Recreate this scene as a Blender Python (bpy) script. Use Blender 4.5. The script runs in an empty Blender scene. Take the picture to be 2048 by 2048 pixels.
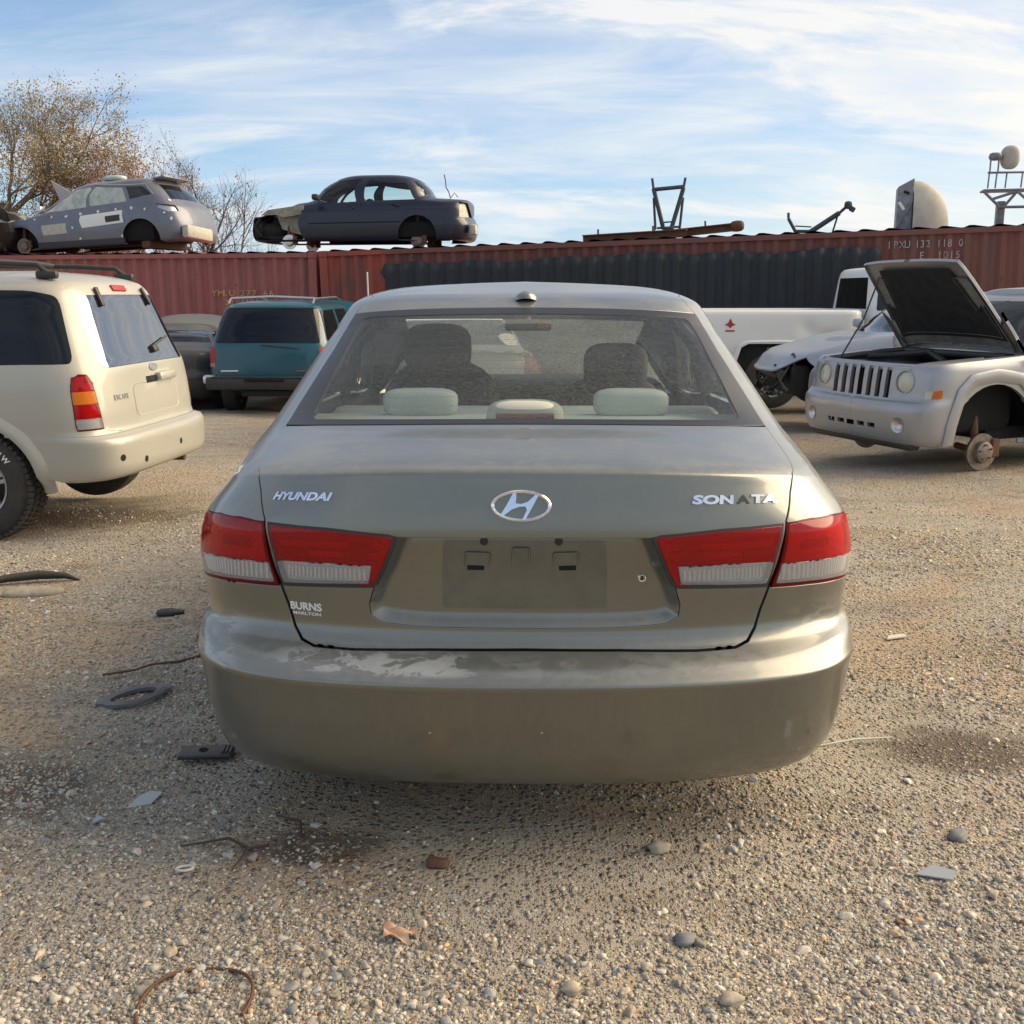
import bpy, bmesh, math, random
import numpy as np
from mathutils import Vector, Matrix, geometry
R = math.radians
scene = bpy.context.scene
COL = scene.collection
rng = np.random.default_rng(7); random.seed(7)

# ---------------------------------------------------------------- camera
cam_data = bpy.data.cameras.new('camera'); cam = bpy.data.objects.new('camera', cam_data); COL.objects.link(cam)
cam.location = (0, 0, 1.47); cam.rotation_euler = (R(90-11.54), 0, R(.69))
cam_data.sensor_width = 36; cam_data.lens = 36*2150/2048; cam_data.clip_start = .05; cam_data.clip_end = 4000
scene.camera = cam
scene.render.resolution_x = scene.render.resolution_y = 1024
scene.view_settings.view_transform = 'Standard'; scene.view_settings.look = 'None'
scene.view_settings.gamma = 1; scene.view_settings.use_curve_mapping = False
scene.view_settings.exposure = EXPOSURE = 1.08
scene.cycles.use_denoising = True
scene.cycles.max_bounces = 10; scene.cycles.transparent_max_bounces = 16
scene.cycles.sample_clamp_indirect = 6

# ---------------------------------------------------------------- sky and sun
SUN_AZ, SUN_EL = R(76), R(32)          # azimuth clockwise from +Y (the view), low evening sun off to the right
world = bpy.data.worlds.new('World'); scene.world = world; world.use_nodes = True
nt = world.node_tree; nt.nodes.clear()
def wn(t, **k):
    n = nt.nodes.new(t)
    for a, b in k.items(): setattr(n, a, b)
    return n
L = nt.links.new
out = wn('ShaderNodeOutputWorld'); bg = wn('ShaderNodeBackground'); bg.inputs[1].default_value = .076
sky = wn('ShaderNodeTexSky', sky_type='NISHITA'); sky.sun_disc = False
sky.sun_elevation = SUN_EL; sky.sun_rotation = SUN_AZ; sky.air_density = .9; sky.dust_density = .3; sky.ozone_density = 2.0; sky.altitude = 200
tc = wn('ShaderNodeTexCoord'); sep = wn('ShaderNodeSeparateXYZ'); L(tc.outputs['Generated'], sep.inputs[0])
# cirrus: noise laid out on a high flat layer (direction divided by its height)
zc = wn('ShaderNodeMath', operation='MAXIMUM'); L(sep.outputs[2], zc.inputs[0]); zc.inputs[1].default_value = 0
za = wn('ShaderNodeMath', operation='ADD'); L(zc.outputs[0], za.inputs[0]); za.inputs[1].default_value = .30
dx = wn('ShaderNodeMath', operation='DIVIDE'); L(sep.outputs[0], dx.inputs[0]); L(za.outputs[0], dx.inputs[1])
dy = wn('ShaderNodeMath', operation='DIVIDE'); L(sep.outputs[1], dy.inputs[0]); L(za.outputs[0], dy.inputs[1])
cmb = wn('ShaderNodeCombineXYZ'); L(dx.outputs[0], cmb.inputs[0]); L(dy.outputs[0], cmb.inputs[1])
def cloud(scale, rot, stretch, loc, detail, rough, dist, lo, hi):
    m = wn('ShaderNodeMapping'); m.inputs['Location'].default_value = loc; m.inputs['Rotation'].default_value = (0, 0, R(rot)); m.inputs['Scale'].default_value = stretch
    L(cmb.outputs[0], m.inputs[0])
    n = wn('ShaderNodeTexNoise'); n.inputs['Scale'].default_value = scale; n.inputs['Detail'].default_value = detail
    n.inputs['Roughness'].default_value = rough; n.inputs['Distortion'].default_value = dist
    L(m.outputs[0], n.inputs['Vector'])
    r = wn('ShaderNodeMapRange', interpolation_type='SMOOTHSTEP'); r.inputs[1].default_value = lo; r.inputs[2].default_value = hi
    L(n.outputs[0], r.inputs[0]); return r.outputs[0]
c1 = cloud(1.7, 28, (.6, 1.3, 1), (2.6, .55, 0), 8, .6, .6, .36, .70)           # broad soft veils
c2 = cloud(3.6, -38, (.38, 1.5, 1), (7.3, 1.2, 0), 9, .62, 1.0, .42, .74)      # combed streaks
c3 = cloud(1.5, 12, (.8, 1.7, 1), (.35, 1.85, 0), 9, .6, .5, .51, .62)          # dense banks
def wmath(op, a, b):
    m = wn('ShaderNodeMath', operation=op)
    for i, v in enumerate((a, b)):
        if isinstance(v, (int, float)): m.inputs[i].default_value = v
        else: L(v, m.inputs[i])
    return m.outputs[0]
dens = wmath('MINIMUM', wmath('ADD', wmath('ADD', wmath('MULTIPLY', c1, .52), wmath('MULTIPLY', c2, .44)), wmath('MULTIPLY', c3, .55)), .90)
# cloud colour: sunlit white, warmer towards the sun
sund = wn('ShaderNodeVectorMath', operation='DOT_PRODUCT'); L(tc.outputs['Generated'], sund.inputs[0])
sund.inputs[1].default_value = (math.sin(SUN_AZ)*math.cos(SUN_EL), math.cos(SUN_AZ)*math.cos(SUN_EL), math.sin(SUN_EL))
sw = wn('ShaderNodeMapRange', interpolation_type='SMOOTHSTEP'); sw.inputs[1].default_value = .1; sw.inputs[2].default_value = 1; L(sund.outputs['Value'], sw.inputs[0])
ccol = wn('ShaderNodeMix', data_type='RGBA'); L(sw.outputs[0], ccol.inputs[0])
ccol.inputs[6].default_value = (5.7, 5.8, 5.9, 1); ccol.inputs[7].default_value = (7.0, 6.6, 5.8, 1)
hr = wn('ShaderNodeMapRange', interpolation_type='SMOOTHSTEP'); hr.inputs[1].default_value = -.02; hr.inputs[2].default_value = .34; hr.inputs[3].default_value = .62; hr.inputs[4].default_value = .06; L(sep.outputs[2], hr.inputs[0])
hcol = wn('ShaderNodeMix', data_type='RGBA'); L(sw.outputs[0], hcol.inputs[0]); hcol.inputs[6].default_value = (2.0, 3.4, 5.1, 1); hcol.inputs[7].default_value = (5.2, 5.0, 4.3, 1)   # thin haze towards the horizon
hz = wn('ShaderNodeMix', data_type='RGBA'); L(hr.outputs[0], hz.inputs[0]); L(sky.outputs[0], hz.inputs[6]); L(hcol.outputs[2], hz.inputs[7])
skm = wn('ShaderNodeMix', data_type='RGBA'); L(dens, skm.inputs[0]); L(hz.outputs[2], skm.inputs[6]); L(ccol.outputs[2], skm.inputs[7])
L(skm.outputs[2], bg.inputs[0]); L(bg.outputs[0], out.inputs[0])

sun_data = bpy.data.lights.new('sun', 'SUN'); sun = bpy.data.objects.new('sun', sun_data); COL.objects.link(sun)
sun_data.energy = 2.8; sun_data.angle = R(60); sun_data.color = (1, .80, .54)
sun.rotation_euler = (R(90)-SUN_EL, 0, math.pi-SUN_AZ); sun.location = (30, 5, 20)
# ---------------------------------------------------------------- body surfaces
def pchip(xk, yk, x):
    """monotone cubic through the key rows; yk is (n, m)"""
    h = np.diff(xk)[:, None]; d = np.diff(yk, axis=0) / h
    m = np.zeros_like(yk)
    w1 = 2*h[1:] + h[:-1]; w2 = h[1:] + 2*h[:-1]
    same = d[1:]*d[:-1] > 0
    with np.errstate(divide='ignore', invalid='ignore'):
        hm = (w1+w2) / (w1/d[:-1] + w2/d[1:])
    m[1:-1] = np.where(same, hm, 0); m[0] = d[0]; m[-1] = d[-1]
    i = np.clip(np.searchsorted(xk, x, side='right')-1, 0, len(xk)-2)
    hh = (xk[i+1]-xk[i])[:, None]; t = ((x-xk[i])[:, None])/hh
    return ((2*t**3-3*t**2+1)*yk[i] + (t**3-2*t**2+t)*hh*m[i]
            + (-2*t**3+3*t**2)*yk[i+1] + (t**3-t**2)*hh*m[i+1])

class Surf:
    """A vehicle skin: stacked plan rings from the sill to the roof spine.
    row = rear(y,z), half width, side z (rear, front), front(y,z), rear corner (a,L,b), front corner (a,L,b).
    Domain: U metres round from the rear centre (+ = right side), V metres up."""
    B1, B2 = .24, .76
    def __init__(self, rows, bulge=.012, corner=(.84, .62, .7, .84, .62, .7), vk=None, hl=None):
        R = []
        for r in rows:
            r = list(r)
            if len(r) == 7: r += list(corner)
            R.append(r)
        self.R = np.array(R, float); self.bulge = bulge
        n = len(R); d = [0]
        for i in range(n-1):
            a, b = self.R[i], self.R[i+1]
            rear = math.hypot(b[0]-a[0], b[1]-a[1]); side = math.hypot(b[2]-a[2], b[3]-a[3])
            d.append(d[-1]+max(.004, .5*(rear+side)))
        self.vk = np.array(d if vk is None else vk)
        w = self.R[n//2]; self.HL = hl or (w[5]-w[0])+1.6*w[2]
        self.Vmax = self.vk[-1]
    def at(self, U, V):
        U = np.atleast_1d(np.asarray(U, float)); V = np.atleast_1d(np.asarray(V, float))
        k = pchip(self.vk, self.R, np.clip(V, 0, self.Vmax))
        yR, zR, W, zSr, zSf, yF, zF, aR, LR, bR, aF, LF, bF = k.T
        q = np.minimum(1, .82*(yF-yR)/(LR+LF)); LR = LR*q; LF = LF*q
        u = np.mod(U/self.HL+1, 2)-1; s = np.where(u < 0, -1.0, 1.0); u = np.abs(u)
        def bez(t, a, L, b):
            m = 1-t
            x = 3*m*m*t*a*W + 3*m*t*t*W + t**3*W
            y = 3*m*t*t*(1-b)*L + t**3*L
            return x, y
        t = np.clip(u/self.B1, 0, 1); xr, yr = bez(t, aR, LR, bR); sm = t*t*(3-2*t); zr = zR+(zSr-zR)*sm
        q = np.clip((u-self.B1)/(self.B2-self.B1), 0, 1)
        xs = W*(1+self.bulge*(4*q*(1-q))**1.0); ys = yR+LR+(yF-LF-yR-LR)*q; zs = zSr+(zSf-zSr)*q
        t2 = np.clip((1-u)/(1-self.B2), 0, 1); xf, yf = bez(t2, aF, LF, bF); sm = t2*t2*(3-2*t2); zf = zF+(zSf-zF)*sm
        A = u < self.B1; B = u > self.B2
        x = np.where(A, xr, np.where(B, xf, xs)); y = np.where(A, yR+yr, np.where(B, yF-yf, ys)); z = np.where(A, zr, np.where(B, zf, zs))
        return np.stack([x*s, y, z], 1)
    def normal(self, U, V, e=.004):
        U = np.atleast_1d(np.asarray(U, float)); V = np.atleast_1d(np.asarray(V, float))
        a = self.at(U+e, V)-self.at(U-e, V); b = self.at(U, np.minimum(V+e, self.Vmax))-self.at(U, np.maximum(V-e, 0))
        n = np.cross(a, b); n /= np.maximum(np.linalg.norm(n, axis=1), 1e-9)[:, None]
        return n
    def find(self, pts, axes, lo=(-1, 0), hi=(1, 1), face=None):
        """domain coordinates of points given by two of their coordinates (axes like 'yz'), on the side facing `face`"""
        ia, ib = 'xyz'.index(axes[0]), 'xyz'.index(axes[1])
        key = (tuple(lo), tuple(hi), None if face is None else tuple(face))
        if not hasattr(self, 'cache'): self.cache = {}
        if key not in self.cache:
            gu, gv = np.meshgrid(np.linspace(lo[0]*self.HL, hi[0]*self.HL, 240), np.linspace(lo[1]*self.Vmax, hi[1]*self.Vmax, 120))
            gu = gu.ravel(); gv = gv.ravel(); G = self.at(gu, gv)
            ok = np.ones(len(gu), bool)
            if face is not None: ok = self.normal(gu, gv) @ np.array(face, float) > .05
            self.cache[key] = gu[ok], gv[ok], G[ok]
        gu, gv, G = self.cache[key]
        out = []
        for p in pts:
            i = np.argmin((G[:, ia]-p[0])**2+(G[:, ib]-p[1])**2); U, V = gu[i], gv[i]
            for _ in range(14):
                P = self.at([U, U+1e-4, U], [V, V, V+1e-4])[:, [ia, ib]]
                J = np.array([(P[1]-P[0])/1e-4, (P[2]-P[0])/1e-4]).T; r = np.array(p)-P[0]
                if abs(np.linalg.det(J)) < 1e-5: break
                st = np.linalg.solve(J, r); st *= min(1, .05/max(1e-9, np.abs(st).max()))
                U += st[0]; V = min(max(V+st[1], 0), self.Vmax)
            out.append((U, V))
        return out
# ---------------------------------------------------------------- materials
M = {}
def pm(name, base, rough=.5, metal=0., coat=0., spec=.5, var=.0, vscale=6., vcol=None, bump=0., bscale=60., dust=0., dcol=(.30, .26, .20), rvar=0., emit=None, dlow=.25):
    """Principled material with optional colour mottling, dust lying on it, and fine relief."""
    m = bpy.data.materials.new(name); m.use_nodes = True; t = m.node_tree; b = t.nodes['Principled BSDF']
    b.inputs['Roughness'].default_value = rough; b.inputs['Metallic'].default_value = metal
    b.inputs['Coat Weight'].default_value = coat; b.inputs['Coat Roughness'].default_value = .06
    b.inputs['Specular IOR Level'].default_value = spec
    tc = t.nodes.new('ShaderNodeTexCoord'); k = t.links.new
    def noise(sc, det=5, rg=.6):
        n = t.nodes.new('ShaderNodeTexNoise'); n.inputs['Scale'].default_value = sc; n.inputs['Detail'].default_value = det; n.inputs['Roughness'].default_value = rg
        k(tc.outputs['Object'], n.inputs['Vector']); return n.outputs[0]
    def mix(f, a, c):
        x = t.nodes.new('ShaderNodeMix'); x.data_type = 'RGBA'
        for s, v in ((0, f), (6, a), (7, c)):
            if isinstance(v, (int, float)): x.inputs[s].default_value = v
            elif isinstance(v, tuple): x.inputs[s].default_value = (*v[:3], 1)
            else: k(v, x.inputs[s])
        return x.outputs[2]
    def ramp(v, lo, hi, a=0., c=1.):
        r = t.nodes.new('ShaderNodeMapRange'); r.interpolation_type = 'SMOOTHSTEP'
        for i, q in ((1, lo), (2, hi), (3, a), (4, c)): r.inputs[i].default_value = q
        k(v, r.inputs[0]); return r.outputs[0]
    col = tuple(base)
    if var or vcol:
        alt = vcol or tuple(max(0, c*(1-var)) for c in base)
        col = mix(ramp(noise(vscale), .38, .66, 0, 1 if not vcol else max(var, .5)), col, alt)
    rsock = None
    if dust:
        f = ramp(noise(2.3, 6, .65), .30, .72, dust*.45, dust)
        f2 = ramp(noise(38, 3), .35, .75, .7, 1.)
        g = t.nodes.new('ShaderNodeNewGeometry'); s = t.nodes.new('ShaderNodeSeparateXYZ'); k(g.outputs['Normal'], s.inputs[0])
        up = ramp(s.outputs[2], -.3 if dlow > .1 else -.05, .9, dlow, 1.)
        m1 = t.nodes.new('ShaderNodeMath'); m1.operation = 'MULTIPLY'; k(f, m1.inputs[0]); k(f2, m1.inputs[1])
        m2 = t.nodes.new('ShaderNodeMath'); m2.operation = 'MULTIPLY'; k(m1.outputs[0], m2.inputs[0]); k(up, m2.inputs[1])
        col = mix(m2.outputs[0], col, tuple(dcol))
        r = t.nodes.new('ShaderNodeMapRange'); k(m2.outputs[0], r.inputs[0]); r.inputs[3].default_value = rough; r.inputs[4].default_value = min(1, rough+.5); rsock = r.outputs[0]
        c2 = t.nodes.new('ShaderNodeMapRange'); k(m2.outputs[0], c2.inputs[0]); c2.inputs[3].default_value = metal; c2.inputs[4].default_value = 0; k(c2.outputs[0], b.inputs['Metallic'])
        if coat:
            c3 = t.nodes.new('ShaderNodeMapRange'); k(m2.outputs[0], c3.inputs[0]); c3.inputs[2].default_value = .7; c3.inputs[3].default_value = coat; c3.inputs[4].default_value = 0; k(c3.outputs[0], b.inputs['Coat Weight'])
    elif rvar:
        rsock = ramp(noise(9), .3, .7, max(.02, rough-rvar), min(1, rough+rvar))
    if rsock is not None: k(rsock, b.inputs['Roughness'])
    if isinstance(col, tuple): b.inputs['Base Color'].default_value = (*col[:3], 1)
    else: k(col, b.inputs['Base Color'])
    if bump:
        n = noise(bscale, 4); bp = t.nodes.new('ShaderNodeBump'); bp.inputs['Strength'].default_value = bump; bp.inputs['Distance'].default_value = .01
        k(n, bp.inputs['Height']); k(bp.outputs[0], b.inputs['Normal'])
    if emit:
        b.inputs['Emission Color'].default_value = (*emit[:3], 1); b.inputs['Emission Strength'].default_value = emit[3]
    M[name] = m; return m

def glass_mat(name, tint=(.8, .85, .83), refl=1., dust=0., dcol=(.55, .53, .48), rough=.02, dscale=3.):
    """thin pane: tinted see-through + mirror reflection + a film of dust"""
    m = bpy.data.materials.new(name); m.use_nodes = True; t = m.node_tree; t.nodes.clear(); k = t.links.new
    o = t.nodes.new('ShaderNodeOutputMaterial'); tr = t.nodes.new('ShaderNodeBsdfTransparent'); tr.inputs[0].default_value = (*tint, 1)
    gl = t.nodes.new('ShaderNodeBsdfGlossy'); gl.inputs['Roughness'].default_value = rough
    fr = t.nodes.new('ShaderNodeFresnel'); fr.inputs[0].default_value = 1.5
    mu = t.nodes.new('ShaderNodeMath'); mu.operation = 'MULTIPLY'; mu.use_clamp = True; k(fr.outputs[0], mu.inputs[0]); mu.inputs[1].default_value = refl
    mx = t.nodes.new('ShaderNodeMixShader'); k(mu.outputs[0], mx.inputs[0]); k(tr.outputs[0], mx.inputs[1]); k(gl.outputs[0], mx.inputs[2])
    last = mx.outputs[0]
    if dust:
        tc = t.nodes.new('ShaderNodeTexCoord')
        n1 = t.nodes.new('ShaderNodeTexNoise'); n1.inputs['Scale'].default_value = dscale; n1.inputs['Detail'].default_value = 8; n1.inputs['Roughness'].default_value = .7; k(tc.outputs['Object'], n1.inputs['Vector'])
        n2 = t.nodes.new('ShaderNodeTexNoise'); n2.inputs['Scale'].default_value = 130; n2.inputs['Detail'].default_value = 3; k(tc.outputs['Object'], n2.inputs['Vector'])
        r1 = t.nodes.new('ShaderNodeMapRange'); r1.inputs[1].default_value = .3; r1.inputs[2].default_value = .7; r1.inputs[3].default_value = dust*.55; r1.inputs[4].default_value = dust; k(n1.outputs[0], r1.inputs[0])
        r2 = t.nodes.new('ShaderNodeMapRange'); r2.inputs[1].default_value = .35; r2.inputs[2].default_value = .75; r2.inputs[3].default_value = .45; r2.inputs[4].default_value = 1.7; k(n2.outputs[0], r2.inputs[0])
        mm = t.nodes.new('ShaderNodeMath'); mm.operation = 'MULTIPLY'; mm.use_clamp = True; k(r1.outputs[0], mm.inputs[0]); k(r2.outputs[0], mm.inputs[1])
        d0 = t.nodes.new('ShaderNodeBsdfDiffuse'); d0.inputs[0].default_value = (*dcol, 1); d1 = t.nodes.new('ShaderNodeBsdfTranslucent'); d1.inputs[0].default_value = (*dcol, 1)
        df = t.nodes.new('ShaderNodeMixShader'); df.inputs[0].default_value = .5; k(d0.outputs[0], df.inputs[1]); k(d1.outputs[0], df.inputs[2])
        m2 = t.nodes.new('ShaderNodeMixShader'); k(mm.outputs[0], m2.inputs[0]); k(last, m2.inputs[1]); k(df.outputs[0], m2.inputs[2]); last = m2.outputs[0]
    k(last, o.inputs[0]); M[name] = m; return m

def lens_mat(name, tint, rough=.08, cover=.25, dcol=None):
    """coloured lamp lens over a reflector"""
    m = glass_mat(name, tint, 1.1, 0, rough=rough); t = m.node_tree; k = t.links.new
    o = [n for n in t.nodes if n.type == 'OUTPUT_MATERIAL'][0]; src = o.inputs[0].links[0].from_socket
    df = t.nodes.new('ShaderNodeBsdfDiffuse'); df.inputs[0].default_value = (*(dcol or tint), 1)
    m2 = t.nodes.new('ShaderNodeMixShader'); m2.inputs[0].default_value = cover; k(src, m2.inputs[1]); k(df.outputs[0], m2.inputs[2]); k(m2.outputs[0], o.inputs[0]); return m

# ---------------------------------------------------------------- objects
def empty(name, loc=(0, 0, 0), rz=0, label=None, cat=None, group=None, parent=None):
    o = bpy.data.objects.new(name, None); COL.objects.link(o); o.location = loc; o.rotation_euler = (0, 0, rz); o.empty_display_size = .1
    if label: tag(o, label, cat, group)
    if parent: o.parent = parent
    return o
def tag(o, label=None, cat=None, group=None, kind=None):
    for a, b in (('label', label), ('category', cat), ('group', group), ('kind', kind)):
        if b: o[a] = b
    return o
def link(name, me, mat=None, parent=None, loc=None, rot=None):
    o = bpy.data.objects.new(name, me); COL.objects.link(o)
    if mat is not None:
        for q in (mat if isinstance(mat, (list, tuple)) else [mat]): me.materials.append(M[q] if isinstance(q, str) else q)
    if parent is not None: o.parent = parent
    if loc is not None: o.location = loc
    if rot is not None: o.rotation_euler = rot
    return o
def mesh(name, V, F, mat=None, parent=None, smooth=False, loc=None, rot=None):
    me = bpy.data.meshes.new(name); me.from_pydata([tuple(v) for v in V], [], [tuple(f) for f in F]); me.update()
    if smooth: me.polygons.foreach_set('use_smooth', [True]*len(me.polygons))
    return link(name, me, mat, parent, loc, rot)
def bmobj(name, bm, mat=None, parent=None, smooth=None, loc=None, rot=None):
    bmesh.ops.recalc_face_normals(bm, faces=bm.faces)
    me = bpy.data.meshes.new(name); bm.to_mesh(me); bm.free()
    if smooth is not None: smooth_by_angle(me, smooth)
    return link(name, me, mat, parent, loc, rot)
def smooth_by_angle(me, deg):
    me.polygons.foreach_set('use_smooth', [True]*len(me.polygons))
    bm = bmesh.new(); bm.from_mesh(me); c = math.cos(R(deg))
    for e in bm.edges:
        if len(e.link_faces) == 2: e.smooth = e.link_faces[0].normal.dot(e.link_faces[1].normal) > c
    bm.to_mesh(me); bm.free()
def T(loc=(0, 0, 0), rot=(0, 0, 0), sc=(1, 1, 1)):
    from mathutils import Euler
    return Matrix.Translation(loc) @ Euler(rot).to_matrix().to_4x4() @ Matrix.Diagonal((*sc, 1))
def bbox(bm, c, s, rot=(0, 0, 0), bev=0, seg=2):
    """box of size s centred at c, optionally bevelled"""
    b2 = bmesh.new(); bmesh.ops.create_cube(b2, size=1, matrix=Matrix.Diagonal((*s, 1)))
    if bev: bmesh.ops.bevel(b2, geom=b2.edges[:], offset=bev, segments=seg, affect='EDGES', profile=.5)
    join(bm, b2, T(c, rot))
def join(bm, b2, mtx=None):
    if mtx is not None: bmesh.ops.transform(b2, matrix=mtx, verts=b2.verts)
    vm = {}
    for v in b2.verts: vm[v] = bm.verts.new(v.co)
    for f in b2.faces:
        try: bm.faces.new([vm[v] for v in f.verts])
        except ValueError: pass
    b2.free()
def cyl(bm, a, b, r, r2=None, n=12, cap=True):
    a = Vector(a); b = Vector(b); d = b-a; r2 = r if r2 is None else r2
    q = d.to_track_quat('Z', 'Y'); A = []; B = []
    for i in range(n):
        w = 2*math.pi*i/n; o = Vector((math.cos(w), math.sin(w), 0))
        A.append(bm.verts.new(a+q @ (o*r))); B.append(bm.verts.new(b+q @ (o*r2)))
    for i in range(n): bm.faces.new((A[i], A[(i+1) % n], B[(i+1) % n], B[i]))
    if cap: bm.faces.new(A[::-1]); bm.faces.new(B)
def tube(bm, pts, r, n=8, closed=False):
    pts = [Vector(p) for p in pts]; rings = []; m = len(pts); prev = None
    for i, p in enumerate(pts):
        a = pts[(i-1) % m] if closed or i > 0 else p; b = pts[(i+1) % m] if closed or i < m-1 else p
        d = (b-a).normalized()
        s = prev if prev is not None else (Vector((0, 0, 1)) if abs(d.z) < .9 else Vector((1, 0, 0)))
        s = (s-d*s.dot(d)).normalized(); prev = s; t = d.cross(s); rr = r[i] if isinstance(r, (list, tuple)) else r
        rings.append([bm.verts.new(p+s*(math.cos(2*math.pi*k/n)*rr)+t*(math.sin(2*math.pi*k/n)*rr)) for k in range(n)])
    for i in range(m if closed else m-1):
        A, B = rings[i], rings[(i+1) % m]
        for k in range(n): bm.faces.new((A[k], A[(k+1) % n], B[(k+1) % n], B[k]))
    if not closed: bm.faces.new(rings[0][::-1]); bm.faces.new(rings[-1])
def lathe(bm, prof, axis='x', n=32, c=(0, 0, 0), closed=False):
    """profile of (axial, radius) turned round an axis through c"""
    rings = []
    for a, r in prof:
        ring = []
        for i in range(n):
            w = 2*math.pi*i/n; p = (a, r*math.cos(w), r*math.sin(w))
            if axis == 'y': p = (p[1], p[0], p[2])
            if axis == 'z': p = (p[1], p[2], p[0])
            ring.append(bm.verts.new((p[0]+c[0], p[1]+c[1], p[2]+c[2])))
        rings.append(ring)
    m = len(prof)
    for j in range(m if closed else m-1):
        A, B = rings[j], rings[(j+1) % m]
        for i in range(n): bm.faces.new((A[i], A[(i+1) % n], B[(i+1) % n], B[i]))
def prism(bm, poly, axis, lo, hi):
    """polygon in the plane across `axis`, extruded from lo to hi"""
    def P(p, h): return {'x': (h, p[0], p[1]), 'y': (p[0], h, p[1]), 'z': (p[0], p[1], h)}[axis]
    A = [bm.verts.new(P(p, lo)) for p in poly]; B = [bm.verts.new(P(p, hi)) for p in poly]; n = len(poly)
    bm.faces.new(A); bm.faces.new(B[::-1])
    for i in range(n): bm.faces.new((A[i], B[i], B[(i+1) % n], A[(i+1) % n]))
def blob(bm, c, s, n=2, e=.75, rot=(0, 0, 0)):
    """rounded cushion: superellipsoid"""
    b2 = bmesh.new(); bmesh.ops.create_icosphere(b2, subdivisions=n, radius=1)
    for v in b2.verts:
        for i in range(3): v.co[i] = math.copysign(abs(v.co[i])**e, v.co[i])
    join(bm, b2, T(c, rot, s))

# ---------------------------------------------------------------- flat-domain helpers
def area2(P): return sum(P[i][0]*P[(i+1) % len(P)][1]-P[(i+1) % len(P)][0]*P[i][1] for i in range(len(P)))
def inset(P, g):
    """polygon pulled in by g (negative = out)"""
    P = [np.array(p, float) for p in P]; n = len(P); s = 1 if area2(P) > 0 else -1; out = []
    for i in range(n):
        a = P[i]-P[i-1]; b = P[(i+1) % n]-P[i]; la = np.linalg.norm(a); lb = np.linalg.norm(b)
        if la < 1e-9 or lb < 1e-9: out.append(tuple(P[i])); continue
        na = np.array([-a[1], a[0]])/la; nb = np.array([-b[1], b[0]])/lb; m = na+nb; q = max(.35, 1+na @ nb)
        out.append(tuple(P[i]+s*g*m/q))
    return out
def dense(P, sp, closed=True):
    out = []; n = len(P)
    for i in range(n if closed else n-1):
        a = np.array(P[i], float); b = np.array(P[(i+1) % n], float); k = max(1, int(math.ceil(np.linalg.norm(b-a)/sp)))
        for j in range(k): out.append(tuple(a+(b-a)*j/k))
    if not closed: out.append(tuple(P[-1]))
    return out
def rounded(P, it=2, keep=()):
    """corner cutting for a softer outline"""
    for _ in range(it):
        Q = []; n = len(P)
        for i in range(n):
            a = np.array(P[i], float); b = np.array(P[(i+1) % n], float); Q += [tuple(a*.75+b*.25), tuple(a*.25+b*.75)]
        P = Q
    return P
def fillet(P, r, n=4):
    out = []; m = len(P)
    for i in range(m):
        p = np.array(P[i], float); a = np.array(P[i-1], float)-p; b = np.array(P[(i+1) % m], float)-p
        la, lb = np.linalg.norm(a), np.linalg.norm(b); d = min(r, .45*la, .45*lb); A = p+a/la*d; B = p+b/lb*d
        for k in range(n+1):
            t = k/n; out.append(tuple((1-t)**2*A+2*t*(1-t)*p+t*t*B))
    return out
def inside(P, X, Y):
    P = np.array(P); x0, y0 = P[:, 0], P[:, 1]; x1, y1 = np.roll(x0, -1), np.roll(y0, -1); c = np.zeros(len(X), bool)
    for a, b, d, e in zip(x0, y0, x1, y1):
        if b == e: continue
        c ^= ((b > Y) != (e > Y)) & (X < (d-a)*(Y-b)/(e-b)+a)
    return c
def pdist(P, X, Y, closed=True):
    P = np.array(P, float); Q = np.roll(P, -1, 0)
    if not closed: P, Q = P[:-1], Q[:-1]
    d = np.full(len(X), 1e9)
    for a, b in zip(P, Q):
        ab = b-a; l = max(1e-12, ab @ ab); t = np.clip(((X-a[0])*ab[0]+(Y-a[1])*ab[1])/l, 0, 1)
        d = np.minimum(d, np.hypot(X-a[0]-t*ab[0], Y-a[1]-t*ab[1]))
    return d
def fill2d(outer, holes, sp, bsp=None):
    """triangulate a polygon with holes, evenly sampled inside; returns points and triangles"""
    bsp = bsp or sp; loops = [dense(outer, bsp)]+[dense(h, bsp) for h in holes]
    pts = []; edges = []
    for lp in loops:
        o = len(pts); pts += lp; n = len(lp); edges += [(o+i, o+(i+1) % n) for i in range(n)]
    A = np.array(loops[0]); x0, y0 = A.min(0); x1, y1 = A.max(0)
    gx, gy = np.meshgrid(np.arange(x0, x1+sp, sp), np.arange(y0, y1+sp, sp*.87)); gx[1::2] += sp/2; gx = gx.ravel(); gy = gy.ravel()
    ok = inside(loops[0], gx, gy)
    gx, gy = gx[ok], gy[ok]
    for h in loops[1:]:
        k = ~inside(h, gx, gy); gx, gy = gx[k], gy[k]
    k = pdist(loops[0], gx, gy) > sp*.45; gx, gy = gx[k], gy[k]
    for h in loops[1:]:
        k = pdist(h, gx, gy) > sp*.45; gx, gy = gx[k], gy[k]
    pts += list(zip(gx, gy))
    r = geometry.delaunay_2d_cdt([Vector(p) for p in pts], edges, [], 0, 1e-6)
    P = np.array([tuple(v) for v in r[0]]); F = np.array([f for f in r[2] if len(f) == 3])
    c = P[F].mean(1); ok = inside(loops[0], c[:, 0], c[:, 1])
    for h in loops[1:]: ok &= ~inside(h, c[:, 0], c[:, 1])
    return P, F[ok]
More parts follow.
